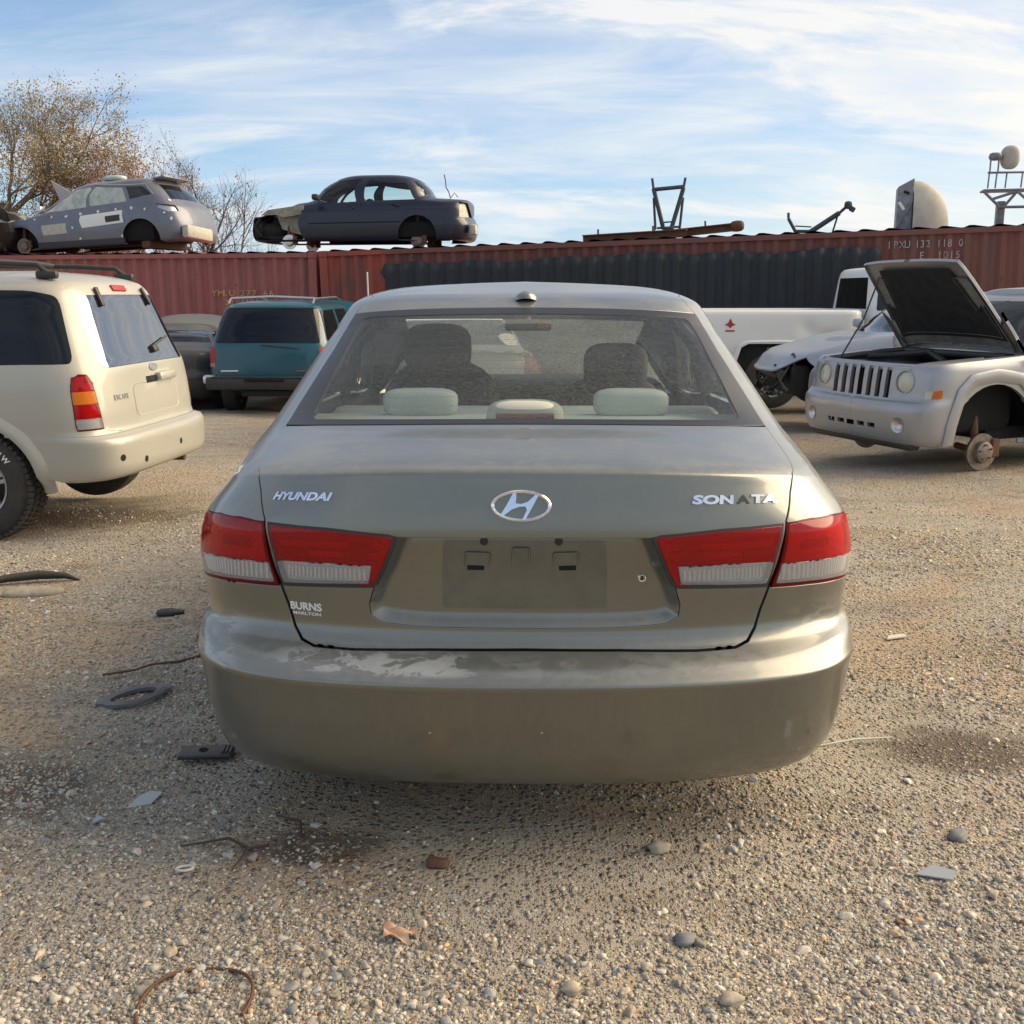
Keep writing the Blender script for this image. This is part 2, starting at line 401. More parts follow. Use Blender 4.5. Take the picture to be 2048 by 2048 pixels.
def panel(name, S, outer, holes=(), mat=None, parent=None, sp=.03, bsp=None, gap=.0, off=0., flange=.015, disp=None, fin=0.):
    """a body panel: a patch of the skin S with its own edges, pulled in by `gap`, lifted by `off`, rim folded inward by `flange`"""
    outer = inset(outer, gap) if gap else list(outer); holes = [inset(h, -gap) if gap else list(h) for h in holes]
    P, F = fill2d(outer, holes, sp, bsp)
    X = S.at(P[:, 0], P[:, 1]); N = S.normal(P[:, 0], P[:, 1])
    o = np.full(len(P), off, float)
    if disp is not None: o = o+disp(P[:, 0], P[:, 1])
    X = X+N*o[:, None]
    a, b, c = X[F[:, 0]], X[F[:, 1]], X[F[:, 2]]; fn = np.cross(b-a, c-a); flip = (fn*N[F[:, 0]]).sum(1) < 0
    F[flip] = F[flip][:, ::-1]
    if disp is not None:
        N2 = np.zeros_like(N); a, b, c = X[F[:, 0]], X[F[:, 1]], X[F[:, 2]]; fn = np.cross(b-a, c-a)
        for i in range(3): np.add.at(N2, F[:, i], fn)
        N = N2/np.maximum(np.linalg.norm(N2, axis=1), 1e-12)[:, None]
    V = [X]; NN = [N]; faces = [tuple(f) for f in F]
    if flange:
        ed = {}
        for f in F:
            for i in range(3): ed[(f[i], f[(i+1) % 3])] = 1
        rim = [e for e in ed if (e[1], e[0]) not in ed]
        lim = lambda q: P[q, 1] > .985*S.Vmax or abs(abs(P[q, 0])-S.HL) < .006*S.HL
        rim = [e for e in rim if not (lim(e[0]) and lim(e[1]))]
        ids = {}
        for e in rim:
            for q in e: ids.setdefault(q, len(ids))
        keys = np.array(list(ids)); n0 = len(X); m = len(keys)
        nb = {}
        for a_, b_ in rim: nb.setdefault(a_, [None, None])[1] = b_; nb.setdefault(b_, [None, None])[0] = a_
        side = np.zeros((m, 3))
        for q, i in ids.items():
            pr, nx = nb[q]; d = X[nx if nx is not None else q]-X[pr if pr is not None else q]
            s = np.cross(d, N[q]); l = np.linalg.norm(s); side[i] = s/l if l > 1e-9 else N[q]
        r = min(.0025, flange*.3)
        # rounded lip, then the fold
        V += [X[keys]+side*r*.8-N[keys]*r*.3, X[keys]+side*r-N[keys]*r*1.2, X[keys]+side*r-N[keys]*flange]
        n2 = N[keys]*.6+side*.8; NN += [n2, side, side]
        for a_, b_ in rim:
            i, j = ids[a_], ids[b_]
            faces += [(b_, a_, n0+i, n0+j), (n0+j, n0+i, n0+m+i, n0+m+j), (n0+m+j, n0+m+i, n0+2*m+i, n0+2*m+j)]
    V = np.concatenate(V); NN = np.concatenate(NN)
    me = bpy.data.meshes.new(name); me.from_pydata(V.tolist(), [], faces); me.update()
    me.polygons.foreach_set('use_smooth', [True]*len(me.polygons))
    NN = NN/np.maximum(np.linalg.norm(NN, axis=1), 1e-9)[:, None]
    me.normals_split_custom_set_from_vertices(NN.tolist())
    return link(name, me, mat, parent)
def mir(P): return [(-u, v) for u, v in P][::-1]
def sym(P):
    """left-half outline (from the centre line to the centre line) closed by its mirror"""
    Q = [(-u, v) for u, v in P if abs(u) > .004]
    return list(P)+Q[::-1]
def text(name, s, size, mat, parent, mtx, depth=.002, shear=0., bold=.0, align='CENTER', sx=1., bevel=0.):
    c = bpy.data.curves.new(name, 'FONT'); c.body = s; c.size = size; c.extrude = depth; c.shear = shear; c.offset = bold; c.align_x = align; c.align_y = 'CENTER'; c.resolution_u = 3
    if bevel: c.bevel_depth = bevel; c.bevel_resolution = 1
    o = bpy.data.objects.new(name, c); COL.objects.link(o); dg = bpy.context.evaluated_depsgraph_get()
    me = bpy.data.meshes.new_from_object(o.evaluated_get(dg)); bpy.data.objects.remove(o); bpy.data.curves.remove(c)
    me.transform(Matrix.Diagonal((sx, 1, 1, 1))); me.name = name; me.transform(mtx)
    return link(name, me, mat, parent)
def on_skin(S, U, V, off=0., flip=False):
    """frame on the skin: X right as seen from outside, Y up, Z out"""
    p = S.at(U, V)[0]; n = S.normal(U, V)[0]; y = S.at(U, V+.01)[0]-S.at(U, V-.01)[0]
    n = Vector(n); y = Vector(y); y = (y-n*y.dot(n)).normalized(); x = y.cross(n)
    m = Matrix((x, y, n)).transposed().to_4x4(); m.translation = Vector(p)+n*off; return m
# ---------------------------------------------------------------- shared materials
pm('rubber', (.025, .025, .025), .75, var=.4, vscale=20, bump=.3, bscale=120, dust=.5, dcol=(.22, .18, .13))
pm('rubber_clean', (.02, .02, .02), .6)
pm('black_plastic', (.02, .02, .021), .45, var=.4, vscale=15, dust=.25)
pm('matte_black', (.008, .008, .008), .9)
pm('dark_metal', (.05, .047, .043), .55, .5, var=.5, vscale=14, dust=.3)
pm('rust_steel', (.15, .075, .04), .8, .2, var=.5, vscale=9, vcol=(.07, .05, .045), bump=.4, bscale=40)
pm('brake_steel', (.26, .22, .19), .55, .7, var=.4, vscale=25, vcol=(.12, .07, .045))
pm('alloy', (.45, .45, .46), .38, .8, var=.3, dust=.4)
pm('chrome', (.82, .83, .85), .12, 1.)
pm('chrome_dull', (.62, .62, .62), .28, 1., dust=.25)
pm('white_print', (.78, .78, .74), .55)
pm('dark_trim', (.03, .03, .033), .6)
glass_mat('clear_glass', (.86, .93, .90), 1., .04)
glass_mat('tint_glass', (.10, .11, .115), 1.6, .03)
pm('privacy_glass', (.012, .014, .018), .03, spec=.8); M['privacy_glass'].node_tree.nodes['Principled BSDF'].inputs['IOR'].default_value = 2.6
pm('reflector', (.75, .75, .75), .35, .2, bump=1., bscale=180)
lens_mat('red_lens', (.95, .03, .03), .08, .25, (.85, .014, .022)); pm('red_cell', (.16, .004, .006), .4); pm('lamp_white', (.85, .85, .83), .3, .0, .5)
lens_mat('dark_red_lens', (.35, .008, .012), .10, .5, (.22, .004, .006))
lens_mat('clear_lens', (.98, .98, .98), .07, .20, (.95, .95, .95))
lens_mat('amber_lens', (.95, .38, .05), .1, .55, (.85, .25, .03))

def wheel(parent, c, r=.33, w=.21, name='wheel', side=1, rim='alloy', spokes=5, rim_r=.62, tread=False, letters=False, n=40):
    """tyre with rounded shoulders, dished rim with spokes and hub; axis across the vehicle"""
    e = empty(name, c, parent=parent)
    rr = r*rim_r; h = w/2
    bm = bmesh.new()
    lathe(bm, [(-h*.75, rr*.97), (-h*.98, rr*1.06), (-h, rr+(r-rr)*.45), (-h*.93, rr+(r-rr)*.8), (-h*.78, r*.985), (-h*.4, r), (0, r*1.003), (h*.4, r), (h*.78, r*.985), (h*.93, rr+(r-rr)*.8), (h, rr+(r-rr)*.45), (h*.98, rr*1.06), (h*.75, rr*.97)], 'x', n)
    if tread:
        for k in range(54):
            a = 2*math.pi*k/54
            for q, s_ in ((-.8, .1), (-.28, -.1), (.28, .1), (.8, -.1)):
                x = q*h; rad = r*(1.0 if abs(q) < .5 else .985)
                bbox(bm, (x, math.cos(a+s_*.3)*rad, math.sin(a+s_*.3)*rad), (w*.2, .026, .022), (a+s_*.3-math.pi/2, 0, 0))
    bmobj('tyre', bm, 'rubber', e, 40)
    bm = bmesh.new(); o = side*h
    lathe(bm, [(o*.82, rr*1.03), (o*.95, rr*1.0), (o*.9, rr*.93), (o*.3, rr*.88), (-o*.7, rr*.9), (-o*.7, rr*1.0)], 'x', n)
    lathe(bm, [(o*.72, .001), (o*.72, rr*.2), (o*.55, rr*.27), (o*.2, rr*.27)], 'x', 20)
    for k in range(spokes):
        a = 2*math.pi*k/spokes+.3
        for da in ((0,) if spokes > 5 else (-.13, .13)):
            m = .58*rr; bbox(bm, (o*.62, math.cos(a+da)*m, math.sin(a+da)*m), (abs(o)*.3, rr*.78, rr*.16), (a+da, 0, 0), .006, 1)
    bmobj('rim', bm, rim, e, 40)
    bm = bmesh.new(); lathe(bm, [(-o*.1, .02), (-o*.1, rr*.86)], 'x', 24); bmobj('brake_disc', bm, 'dark_metal', e)
    return e
def brake_hub(parent, c, side=1, name='brake_hub', r=.15, mat='brake_steel'):
    """bare disc, hub face and studs where a wheel is missing"""
    bm = bmesh.new(); s = side
    lathe(bm, [(-.012*s, .05), (-.012*s, r), (.012*s, r), (.012*s, r*.62), (.05*s, r*.56), (.055*s, r*.5), (.055*s, .001)], 'x', 36, c)
    for k in range(5):
        a = 2*math.pi*k/5+.2; p = (c[0]+.05*s, c[1]+math.cos(a)*r*.4, c[2]+math.sin(a)*r*.4); cyl(bm, p, (p[0]+.03*s, p[1], p[2]), .008, n=8)
    h = bmobj(name, bm, mat, parent, 35)
    bm = bmesh.new(); bbox(bm, (c[0], c[1]-r*.85, c[2]+.03), (.07, .09, .17), (0, 0, 0), .015); cyl(bm, (c[0]-.03*s, c[1], c[2]), (c[0]-.3*s, c[1], c[2]+.02), .03, n=10)
    cyl(bm, (c[0]-.06*s, c[1]+.02, c[2]+.08), (c[0]-.12*s, c[1]+.03, c[2]+.5), .035, n=10)
    bmobj('caliper', bm, 'rust_steel', h)
    return h
def arc(cy, cz, r, a0, a1, n=18): return [(cy+r*math.cos(R(a0+(a1-a0)*i/n)), cz+r*math.sin(R(a0+(a1-a0)*i/n))) for i in range(n+1)]
# ---------------------------------------------------------------- yard surface
def terr(x, y):
    z = -.021*np.maximum(0, y-4); return np.where(y > 40, -.756, z)
def lumps(x, y):
    return (.020*np.sin(x*1.7+.6*y)+.018*np.sin(y*2.3-.8*x+1)+.007*np.sin(5.1*x+3.3*y)+.005*np.sin(7.7*y-4.1*x+2))*np.clip((y-1.2)/1.5, 0, 1)
def gz(x, y): return terr(np.asarray(x, float), np.asarray(y, float))+lumps(np.asarray(x, float), np.asarray(y, float))
def ground_material():
    m = bpy.data.materials.new('gravelly_dirt'); m.use_nodes = True; t = m.node_tree; k = t.links.new; b = t.nodes['Principled BSDF']
    b.inputs['Roughness'].default_value = .95; b.inputs['Specular IOR Level'].default_value = .15
    tc = t.nodes.new('ShaderNodeTexCoord')
    def noise(sc, det=6, rg=.6, dist=0):
        n = t.nodes.new('ShaderNodeTexNoise'); n.inputs['Scale'].default_value = sc; n.inputs['Detail'].default_value = det; n.inputs['Roughness'].default_value = rg; n.inputs['Distortion'].default_value = dist
        k(tc.outputs['Object'], n.inputs['Vector']); return n.outputs[0]
    def ramp(v, lo, hi, a=0., c=1.):
        r = t.nodes.new('ShaderNodeMapRange'); r.interpolation_type = 'SMOOTHSTEP'
        for i, q in ((1, lo), (2, hi), (3, a), (4, c)): r.inputs[i].default_value = q
        k(v, r.inputs[0]); return r.outputs[0]
    def mix(f, a, c):
        x = t.nodes.new('ShaderNodeMix'); x.data_type = 'RGBA'
        for s, v in ((0, f), (6, a), (7, c)):
            if isinstance(v, (int, float)): x.inputs[s].default_value = v
            elif isinstance(v, tuple): x.inputs[s].default_value = (*v, 1)
            else: k(v, x.inputs[s])
        return x.outputs[2]
    base = mix(ramp(noise(1.1, 5), .35, .65), (.60, .515, .39), (.54, .485, .40))        # tan earth / grey fines
    base = mix(ramp(noise(.75, 5, .65, .8), .47, .60, 0, .85), base, (.60, .455, .29))           # sandy patches
    base = mix(ramp(noise(2.2, 7, .72, .5), .55, .70, 0, .8), base, (.27, .205, .14))        # damp stains
    mp = t.nodes.new('ShaderNodeMapping'); mp.inputs['Scale'].default_value = (.35, 2.2, 1); mp.inputs['Rotation'].default_value = (0, 0, R(12)); k(tc.outputs['Object'], mp.inputs[0]); tn = t.nodes.new('ShaderNodeTexNoise'); tn.inputs['Scale'].default_value = 1.6; tn.inputs['Detail'].default_value = 7; tn.inputs['Roughness'].default_value = .68; k(mp.outputs[0], tn.inputs['Vector'])
    base = mix(ramp(tn.outputs[0], .50, .66, 0, .75), base, (.37, .31, .24))           # darker drag marks and ruts
    base = mix(ramp(noise(6, 6, .7), .56, .70, 0, .6), base, (.66, .59, .47))             # pale dust
    sp_ = t.nodes.new('ShaderNodeSeparateXYZ'); k(tc.outputs['Object'], sp_.inputs[0])
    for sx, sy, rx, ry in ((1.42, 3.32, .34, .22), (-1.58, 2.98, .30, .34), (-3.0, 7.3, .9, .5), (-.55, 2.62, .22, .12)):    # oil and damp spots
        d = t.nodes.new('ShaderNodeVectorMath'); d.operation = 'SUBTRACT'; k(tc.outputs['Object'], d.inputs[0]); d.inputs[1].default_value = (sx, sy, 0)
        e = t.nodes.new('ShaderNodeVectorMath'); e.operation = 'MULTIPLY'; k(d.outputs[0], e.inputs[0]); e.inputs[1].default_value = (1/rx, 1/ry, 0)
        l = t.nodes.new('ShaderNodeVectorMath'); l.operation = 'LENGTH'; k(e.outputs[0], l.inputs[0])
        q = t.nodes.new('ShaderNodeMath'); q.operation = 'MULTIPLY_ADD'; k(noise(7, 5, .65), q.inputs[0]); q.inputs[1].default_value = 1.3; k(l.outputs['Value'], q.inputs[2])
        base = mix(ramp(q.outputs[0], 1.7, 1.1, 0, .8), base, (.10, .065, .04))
    # three sizes of crushed stone
    h = None
    for sc, w in ((48, .85), (100, .7), (210, .5)):
        v = t.nodes.new('ShaderNodeTexVoronoi'); v.inputs['Scale'].default_value = sc; v.inputs['Randomness'].default_value = 1; k(tc.outputs['Object'], v.inputs['Vector'])
        s = t.nodes.new('ShaderNodeSeparateColor'); k(v.outputs['Color'], s.inputs[0])
        cover = ramp(s.outputs[0], .30, .40)
        dome = ramp(v.outputs['Distance'], .0, .55, 1, 0)
        f = t.nodes.new('ShaderNodeMath'); f.operation = 'MULTIPLY'; k(cover, f.inputs[0]); k(dome, f.inputs[1])
        stone = mix(s.outputs[1], (.24, .20, .155), (.70, .63, .52)); stone = mix(ramp(s.outputs[2], .80, .9, 0, .7), stone, (.44, .28, .16))
        base = mix(ramp(f.outputs[0], .08, .3, 0, w), base, stone)
        g = t.nodes.new('ShaderNodeMath'); g.operation = 'MULTIPLY'; k(f.outputs[0], g.inputs[0]); g.inputs[1].default_value = 55/sc
        if h is None: h = g.outputs[0]
        else:
            a = t.nodes.new('ShaderNodeMath'); a.operation = 'ADD'; k(h, a.inputs[0]); k(g.outputs[0], a.inputs[1]); h = a.outputs[0]
    n2 = t.nodes.new('ShaderNodeMath'); n2.operation = 'MULTIPLY_ADD'; k(noise(400, 3), n2.inputs[0]); n2.inputs[1].default_value = .25; k(h, n2.inputs[2])
    bp = t.nodes.new('ShaderNodeBump'); bp.inputs['Strength'].default_value = 1.; bp.inputs['Distance'].default_value = .026; k(n2.outputs[0], bp.inputs['Height']); k(bp.outputs[0], b.inputs['Normal'])
    k(base, b.inputs['Base Color']); M['gravelly_dirt'] = m
ground_material()
def build_ground():
    ys = np.concatenate([[-300, -80, -25, -8, -3, -1, .2], np.arange(1, 10, .06), np.arange(10, 26, .4), np.arange(26, 44, 2), [60, 100, 200, 500, 1200, 2500]])
    xs = np.concatenate([[-2500, -900, -300, -120, -60, -35, -22, -15], np.arange(-11, -4, .3), np.arange(-4, 4, .07), np.arange(4, 11, .3), [11, 15, 22, 35, 60, 120, 300, 900, 2500]])
    X, Y = np.meshgrid(xs, ys); Z = gz(X, Y); nx, ny = len(xs), len(ys)
    V = np.stack([X.ravel(), Y.ravel(), Z.ravel()], 1); i = np.arange((ny-1)*(nx-1)); r, c = i//(nx-1), i % (nx-1); a = r*nx+c
    F = np.stack([a, a+1, a+nx+1, a+nx], 1)
    me = bpy.data.meshes.new('ground'); me.from_pydata(V.tolist(), [], F.tolist()); me.polygons.foreach_set('use_smooth', [True]*len(F)); me.update()
    o = link('ground', me, 'gravelly_dirt'); o['kind'] = 'structure'
    o['label'] = 'tan gravel and packed dirt yard surface'
build_ground()
def stone_material():
    m = bpy.data.materials.new('stone'); m.use_nodes = True; t = m.node_tree; k = t.links.new; b = t.nodes['Principled BSDF']
    b.inputs['Roughness'].default_value = .9; b.inputs['Specular IOR Level'].default_value = .2
    a = t.nodes.new('ShaderNodeAttribute'); a.attribute_name = 'tone'; tc = t.nodes.new('ShaderNodeTexCoord')
    n = t.nodes.new('ShaderNodeTexNoise'); n.inputs['Scale'].default_value = 90; n.inputs['Detail'].default_value = 4; k(tc.outputs['Object'], n.inputs['Vector'])
    r = t.nodes.new('ShaderNodeMapRange'); r.inputs[1].default_value = .3; r.inputs[2].default_value = .7; r.inputs[3].default_value = .72; r.inputs[4].default_value = 1.12; k(n.outputs[0], r.inputs[0])
    x = t.nodes.new('ShaderNodeMix'); x.data_type = 'RGBA'; x.blend_type = 'MULTIPLY'; x.inputs[0].default_value = 1; k(a.outputs['Color'], x.inputs[6]); k(r.outputs[0], x.inputs[7]); k(x.outputs[2], b.inputs['Base Color'])
    bp = t.nodes.new('ShaderNodeBump'); bp.inputs['Strength'].default_value = .5; bp.inputs['Distance'].default_value = .004; k(n.outputs[0], bp.inputs['Height']); k(bp.outputs[0], b.inputs['Normal'])
    M['stone'] = m
stone_material()
def stones(name, n, xy, size, sub, label):
    """loose crushed stone as one mass: each stone a lumpy, half-sunk solid"""
    b2 = bmesh.new(); bmesh.ops.create_icosphere(b2, subdivisions=sub, radius=1); base = np.array([v.co[:] for v in b2.verts]); fc = np.array([[v.index for v in f.verts] for f in b2.faces]); b2.free()
    K = 24; vars_ = []
    for i in range(K):
        d = rng.normal(size=(5, 3)); d /= np.linalg.norm(d, axis=1)[:, None]; s = base.copy()
        for q in d:   # chip flat faces off
            h = s @ q; c = rng.uniform(.22, .60); s -= np.outer(np.maximum(0, h-c), q)
        s *= 1+rng.normal(0, .07, (len(s), 1)); s *= rng.uniform([.75, .75, .45], [1.25, 1.1, .9]); vars_.append(s)
    vars_ = np.array(vars_); kind = rng.integers(0, K, n); a = rng.uniform(0, 2*np.pi, n); tl = rng.normal(0, .35, n)
    P = vars_[kind]*size[:, None, None]
    y2 = P[..., 1]*np.cos(tl)[:, None]-P[..., 2]*np.sin(tl)[:, None]; z2 = P[..., 1]*np.sin(tl)[:, None]+P[..., 2]*np.cos(tl)[:, None]
    x3 = P[..., 0]*np.cos(a)[:, None]-y2*np.sin(a)[:, None]; y3 = P[..., 0]*np.sin(a)[:, None]+y2*np.cos(a)[:, None]
    V = np.stack([x3+xy[:, 0, None], y3+xy[:, 1, None], z2+(gz(xy[:, 0], xy[:, 1])+size*rng.uniform(-.40, .20, n))[:, None]], -1).reshape(-1, 3)
    nv = len(base); F = (fc[None]+(np.arange(n)*nv)[:, None, None]).reshape(-1, 3)
    me = bpy.data.meshes.new(name); me.vertices.add(len(V)); me.vertices.foreach_set('co', V.ravel()); me.loops.add(F.size); me.loops.foreach_set('vertex_index', F.ravel().astype(np.int32))
    me.polygons.add(len(F)); me.polygons.foreach_set('loop_start', np.arange(0, F.size, 3, dtype=np.int32)); me.update(); me.validate()
    g = .19+.50*rng.beta(1.8, 1.8, n); warm = rng.normal(1, .06, n); c = np.stack([g*1.09*warm, g*.98, g*.80/warm, np.ones(n)], 1)
    br = rng.random(n); c[br < .025] *= [1.05, .78, .58, 1]; c[br > .95] *= [.55, .6, .68, 1]
    at = me.color_attributes.new('tone', 'FLOAT_COLOR', 'POINT'); at.data.foreach_set('color', np.repeat(c, nv, 0).ravel().astype(np.float32))
    if sub > 3: me.polygons.foreach_set('use_smooth', [True]*len(F))
    o = link(name, me, 'stone'); tag(o, label, 'gravel', kind='stuff'); return o
def scatter(n, ylo, yhi, pw=1.):
    """more per metre close by, spread across what the yard opening shows; thinned into clumps"""
    out = []
    while len(out) < n:
        m = n*2; y = ylo*(yhi/ylo)**(rng.random(m)**pw); x = (rng.random(m)-.5)*(y*1.02+.5)
        cl = .5+.5*np.sin(x*2.1+1.3*np.sin(y*1.7))*np.sin(y*2.9+1.1*np.sin(x*1.9)); keep = rng.random(m) < .05+.95*np.clip(cl*2.0-.55, 0, 1)
        out += list(zip(x[keep], y[keep]))
    return np.array(out[:n])
xy = scatter(56000, 1.75, 8, 1.3); stones('gravel', len(xy), xy, rng.uniform(.0035, .0085, len(xy))*np.clip(xy[:, 1]/3.2, .85, 1.8), 1, 'fine crushed gravel strewn over the yard')
xy = scatter(22000, 1.75, 10, 1.2); stones('medium_gravel', len(xy), xy, rng.uniform(.0055, .0125, len(xy)), 1, 'thumb-sized crushed stone thick in the foreground gravel')
xy = scatter(2200, 1.75, 8.5, 1.1); stones('coarse_gravel', len(xy), xy, .011+.011*rng.random(len(xy))**2.5, 2, 'coarser pale stones scattered among the gravel')
SONATA_ROWS = [  # yR, zR, W, zSr, zSf, yF, zF
    (2.68, .222, .83, .20, .20, 7.05, .22),
    (2.56, .236, .875, .215, .20, 7.17, .24),
    (2.512, .30, .899, .275, .27, 7.20, .30),
    (2.480, .40, .914, .39, .38, 7.23, .42),
    (2.444, .528, .921, .514, .49, 7.24, .51),
    (2.440, .538, .922, .525, .50, 7.24, .52),
    (2.450, .548, .923, .536, .512, 7.24, .53),
    (2.490, .576, .923, .575, .56, 7.23, .58),
    (2.566, .592, .922, .61, .60, 7.22, .62),
    (2.590, .64, .934, .66, .66, 7.20, .66),
    (2.576, .75, .940, .75, .75, 7.14, .72),
    (2.550, .878, .913, .865, .84, 7.02, .78),
    (2.575, 1.024, .840, .965, .90, 6.70, .86),
    (2.578, 1.040, .832, .976, .905, 6.66, .865),
    (2.592, 1.0475, .824, .986, .912, 6.62, .87),
    (2.80, 1.083, .822, 1.025, .94, 6.2, .93),
    (3.00, 1.107, .818, 1.062, .97, 5.95, .97),
    (3.38, 1.268, .775, 1.20, 1.15, 5.55, 1.16),
    (3.75, 1.418, .700, 1.37, 1.34, 5.05, 1.36),
    (3.88, 1.457, .655, 1.435, 1.43, 4.92, 1.42),
    (4.15, 1.493, .48, 1.49, 1.48, 4.80, 1.465),
    (4.27, 1.508, .20, 1.506, 1.50, 4.74, 1.49),
    (4.35, 1.512, 0, 1.512, 1.505, 4.70, 1.50),
]
SONATA_VK = [0.0, 0.1134, 0.1878, 0.2934, 0.4205, 0.4303, 0.4429, 0.4868, 0.5403, 0.5907, 0.6909, 0.8144, 0.9504, 0.9653, 0.9835, 1.1022, 1.2215, 1.5002, 1.7927, 1.9001, 2.128, 2.3287, 2.4688]
# ---------------------------------------------------------------- the grey-green sedan in the middle
def sonata_paint(name, scuff=False):
    m = pm(name, (.178, .186, .160), .27, .70, .8, dust=.44, dcol=(.42, .405, .385), dlow=.07)
    t = m.node_tree; k = t.links.new; b = t.nodes['Principled BSDF']; b.inputs['Coat Roughness'].default_value = .07
    if scuff:   # chalky scrapes along the top of the bumper and its left corner
        tc = t.nodes.new('ShaderNodeTexCoord'); s = t.nodes.new('ShaderNodeSeparateXYZ'); k(tc.outputs['Object'], s.inputs[0])
        def rng_(v, a, b_, c, d):
            r = t.nodes.new('ShaderNodeMapRange'); r.interpolation_type = 'SMOOTHSTEP'; k(v, r.inputs[0])
            for i, q in ((1, a), (2, b_), (3, c), (4, d)): r.inputs[i].default_value = q
            return r.outputs[0]
        def mm(op, a, b_):
            n = t.nodes.new('ShaderNodeMath'); n.operation = op; n.use_clamp = op not in ('SUBTRACT', 'ABSOLUTE')
            for i, q in enumerate((a, b_)):
                if isinstance(q, (int, float)): n.inputs[i].default_value = q
                else: k(q, n.inputs[i])
            return n.outputs[0]
        mp = t.nodes.new('ShaderNodeMapping'); mp.inputs['Scale'].default_value = (1, 1, 3.2); k(tc.outputs['Object'], mp.inputs[0])
        n1 = t.nodes.new('ShaderNodeTexNoise'); n1.inputs['Scale'].default_value = 9; n1.inputs['Detail'].default_value = 10; n1.inputs['Roughness'].default_value = .68; n1.inputs['Distortion'].default_value = .6; k(mp.outputs[0], n1.inputs['Vector'])
        band = mm('MULTIPLY', rng_(s.outputs[2], .535, .55, 0, 1), rng_(s.outputs[2], .64, .60, 0, 1))
        left = mm('MULTIPLY', rng_(s.outputs[0], -.70, -.80, 0, 1), mm('MULTIPLY', rng_(s.outputs[2], .50, .55, 0, 1), rng_(s.outputs[2], .66, .60, 0, 1)))
        rightc = mm('MULTIPLY', rng_(s.outputs[0], .62, .75, 0, .35), mm('MULTIPLY', rng_(s.outputs[2], .56, .60, 0, 1), rng_(s.outputs[2], .70, .64, 0, 1)))
        corner = mm('MULTIPLY', rng_(s.outputs[0], -.84, -.88, 0, 1), mm('MULTIPLY', rng_(s.outputs[2], .44, .50, 0, 1), rng_(s.outputs[2], .64, .58, 0, 1)))
        band = mm('MULTIPLY', mm('MULTIPLY', rng_(s.outputs[2], .552, .562, 0, 1), rng_(s.outputs[2], .592, .582, 0, 1)), mm('MULTIPLY', rng_(s.outputs[0], -.22, -.05, 1, .25), rng_(s.outputs[0], -.66, -.55, .3, 1))); zone = mm('MAXIMUM', mm('MAXIMUM', band, left), mm('MAXIMUM', rightc, mm('MULTIPLY', corner, 1.0)))
        f = mm('MULTIPLY', zone, rng_(n1.outputs[0], .50, .535, .06, 1)); f = mm('MULTIPLY', f, .42)
        src = b.inputs['Base Color'].links[0].from_socket
        x = t.nodes.new('ShaderNodeMix'); x.data_type = 'RGBA'; k(f, x.inputs[0]); k(src, x.inputs[6]); x.inputs[7].default_value = (.50, .52, .52, 1); k(x.outputs[2], b.inputs['Base Color'])
        r0 = b.inputs['Roughness'].links[0].from_socket; r = mm('ADD', r0, mm('MULTIPLY', f, .3)); k(r, b.inputs['Roughness'])
        g0 = b.inputs['Metallic'].links[0].from_socket; g = mm('MAXIMUM', mm('SUBTRACT', g0, f), 0); k(g, b.inputs['Metallic'])
        # long dark scratches
        w = t.nodes.new('ShaderNodeTexNoise'); w.inputs['Scale'].default_value = 3; w.inputs['Detail'].default_value = 3; w.inputs['Distortion'].default_value = 1.5; k(mp.outputs[0], w.inputs['Vector'])
        line = mm('MULTIPLY', rng_(mm('ABSOLUTE', mm('SUBTRACT', w.outputs[0], .5), 0), 0, .006, 1, 0), mm('MULTIPLY', zone, .8))
        y = t.nodes.new('ShaderNodeMix'); y.data_type = 'RGBA'; line = mm('MULTIPLY', line, .0); k(line, y.inputs[0]); k(x.outputs[2], y.inputs[6]); y.inputs[7].default_value = (.02, .02, .025, 1); k(y.outputs[2], b.inputs['Base Color'])
    return m
sonata_paint('olive_grey_paint'); sonata_paint('olive_grey_bumper', True)
pm('olive_grey_ghost', (.168, .176, .154), .42, .75, .2, var=.12, vscale=18, dust=.2)
glass_mat('dusty_windshield', (.9, .96, .93), .8, .30, (.62, .66, .62)); glass_mat('dusty_rear_glass', (.93, .98, .96), .65, .20, (.50, .52, .48), dscale=2.2)
pm('frit', (.014, .014, .017), .34, spec=.35, dust=.16, dcol=(.15, .14, .145))
pm('sticker_grey', (.35, .34, .32), .7); pm('pale_vinyl', (.52, .57, .52), .6, var=.1, vscale=12)
pm('dark_cloth', (.055, .055, .055), .9, var=.3, vscale=40)
pm('tan_trim', (.50, .50, .42), .7)

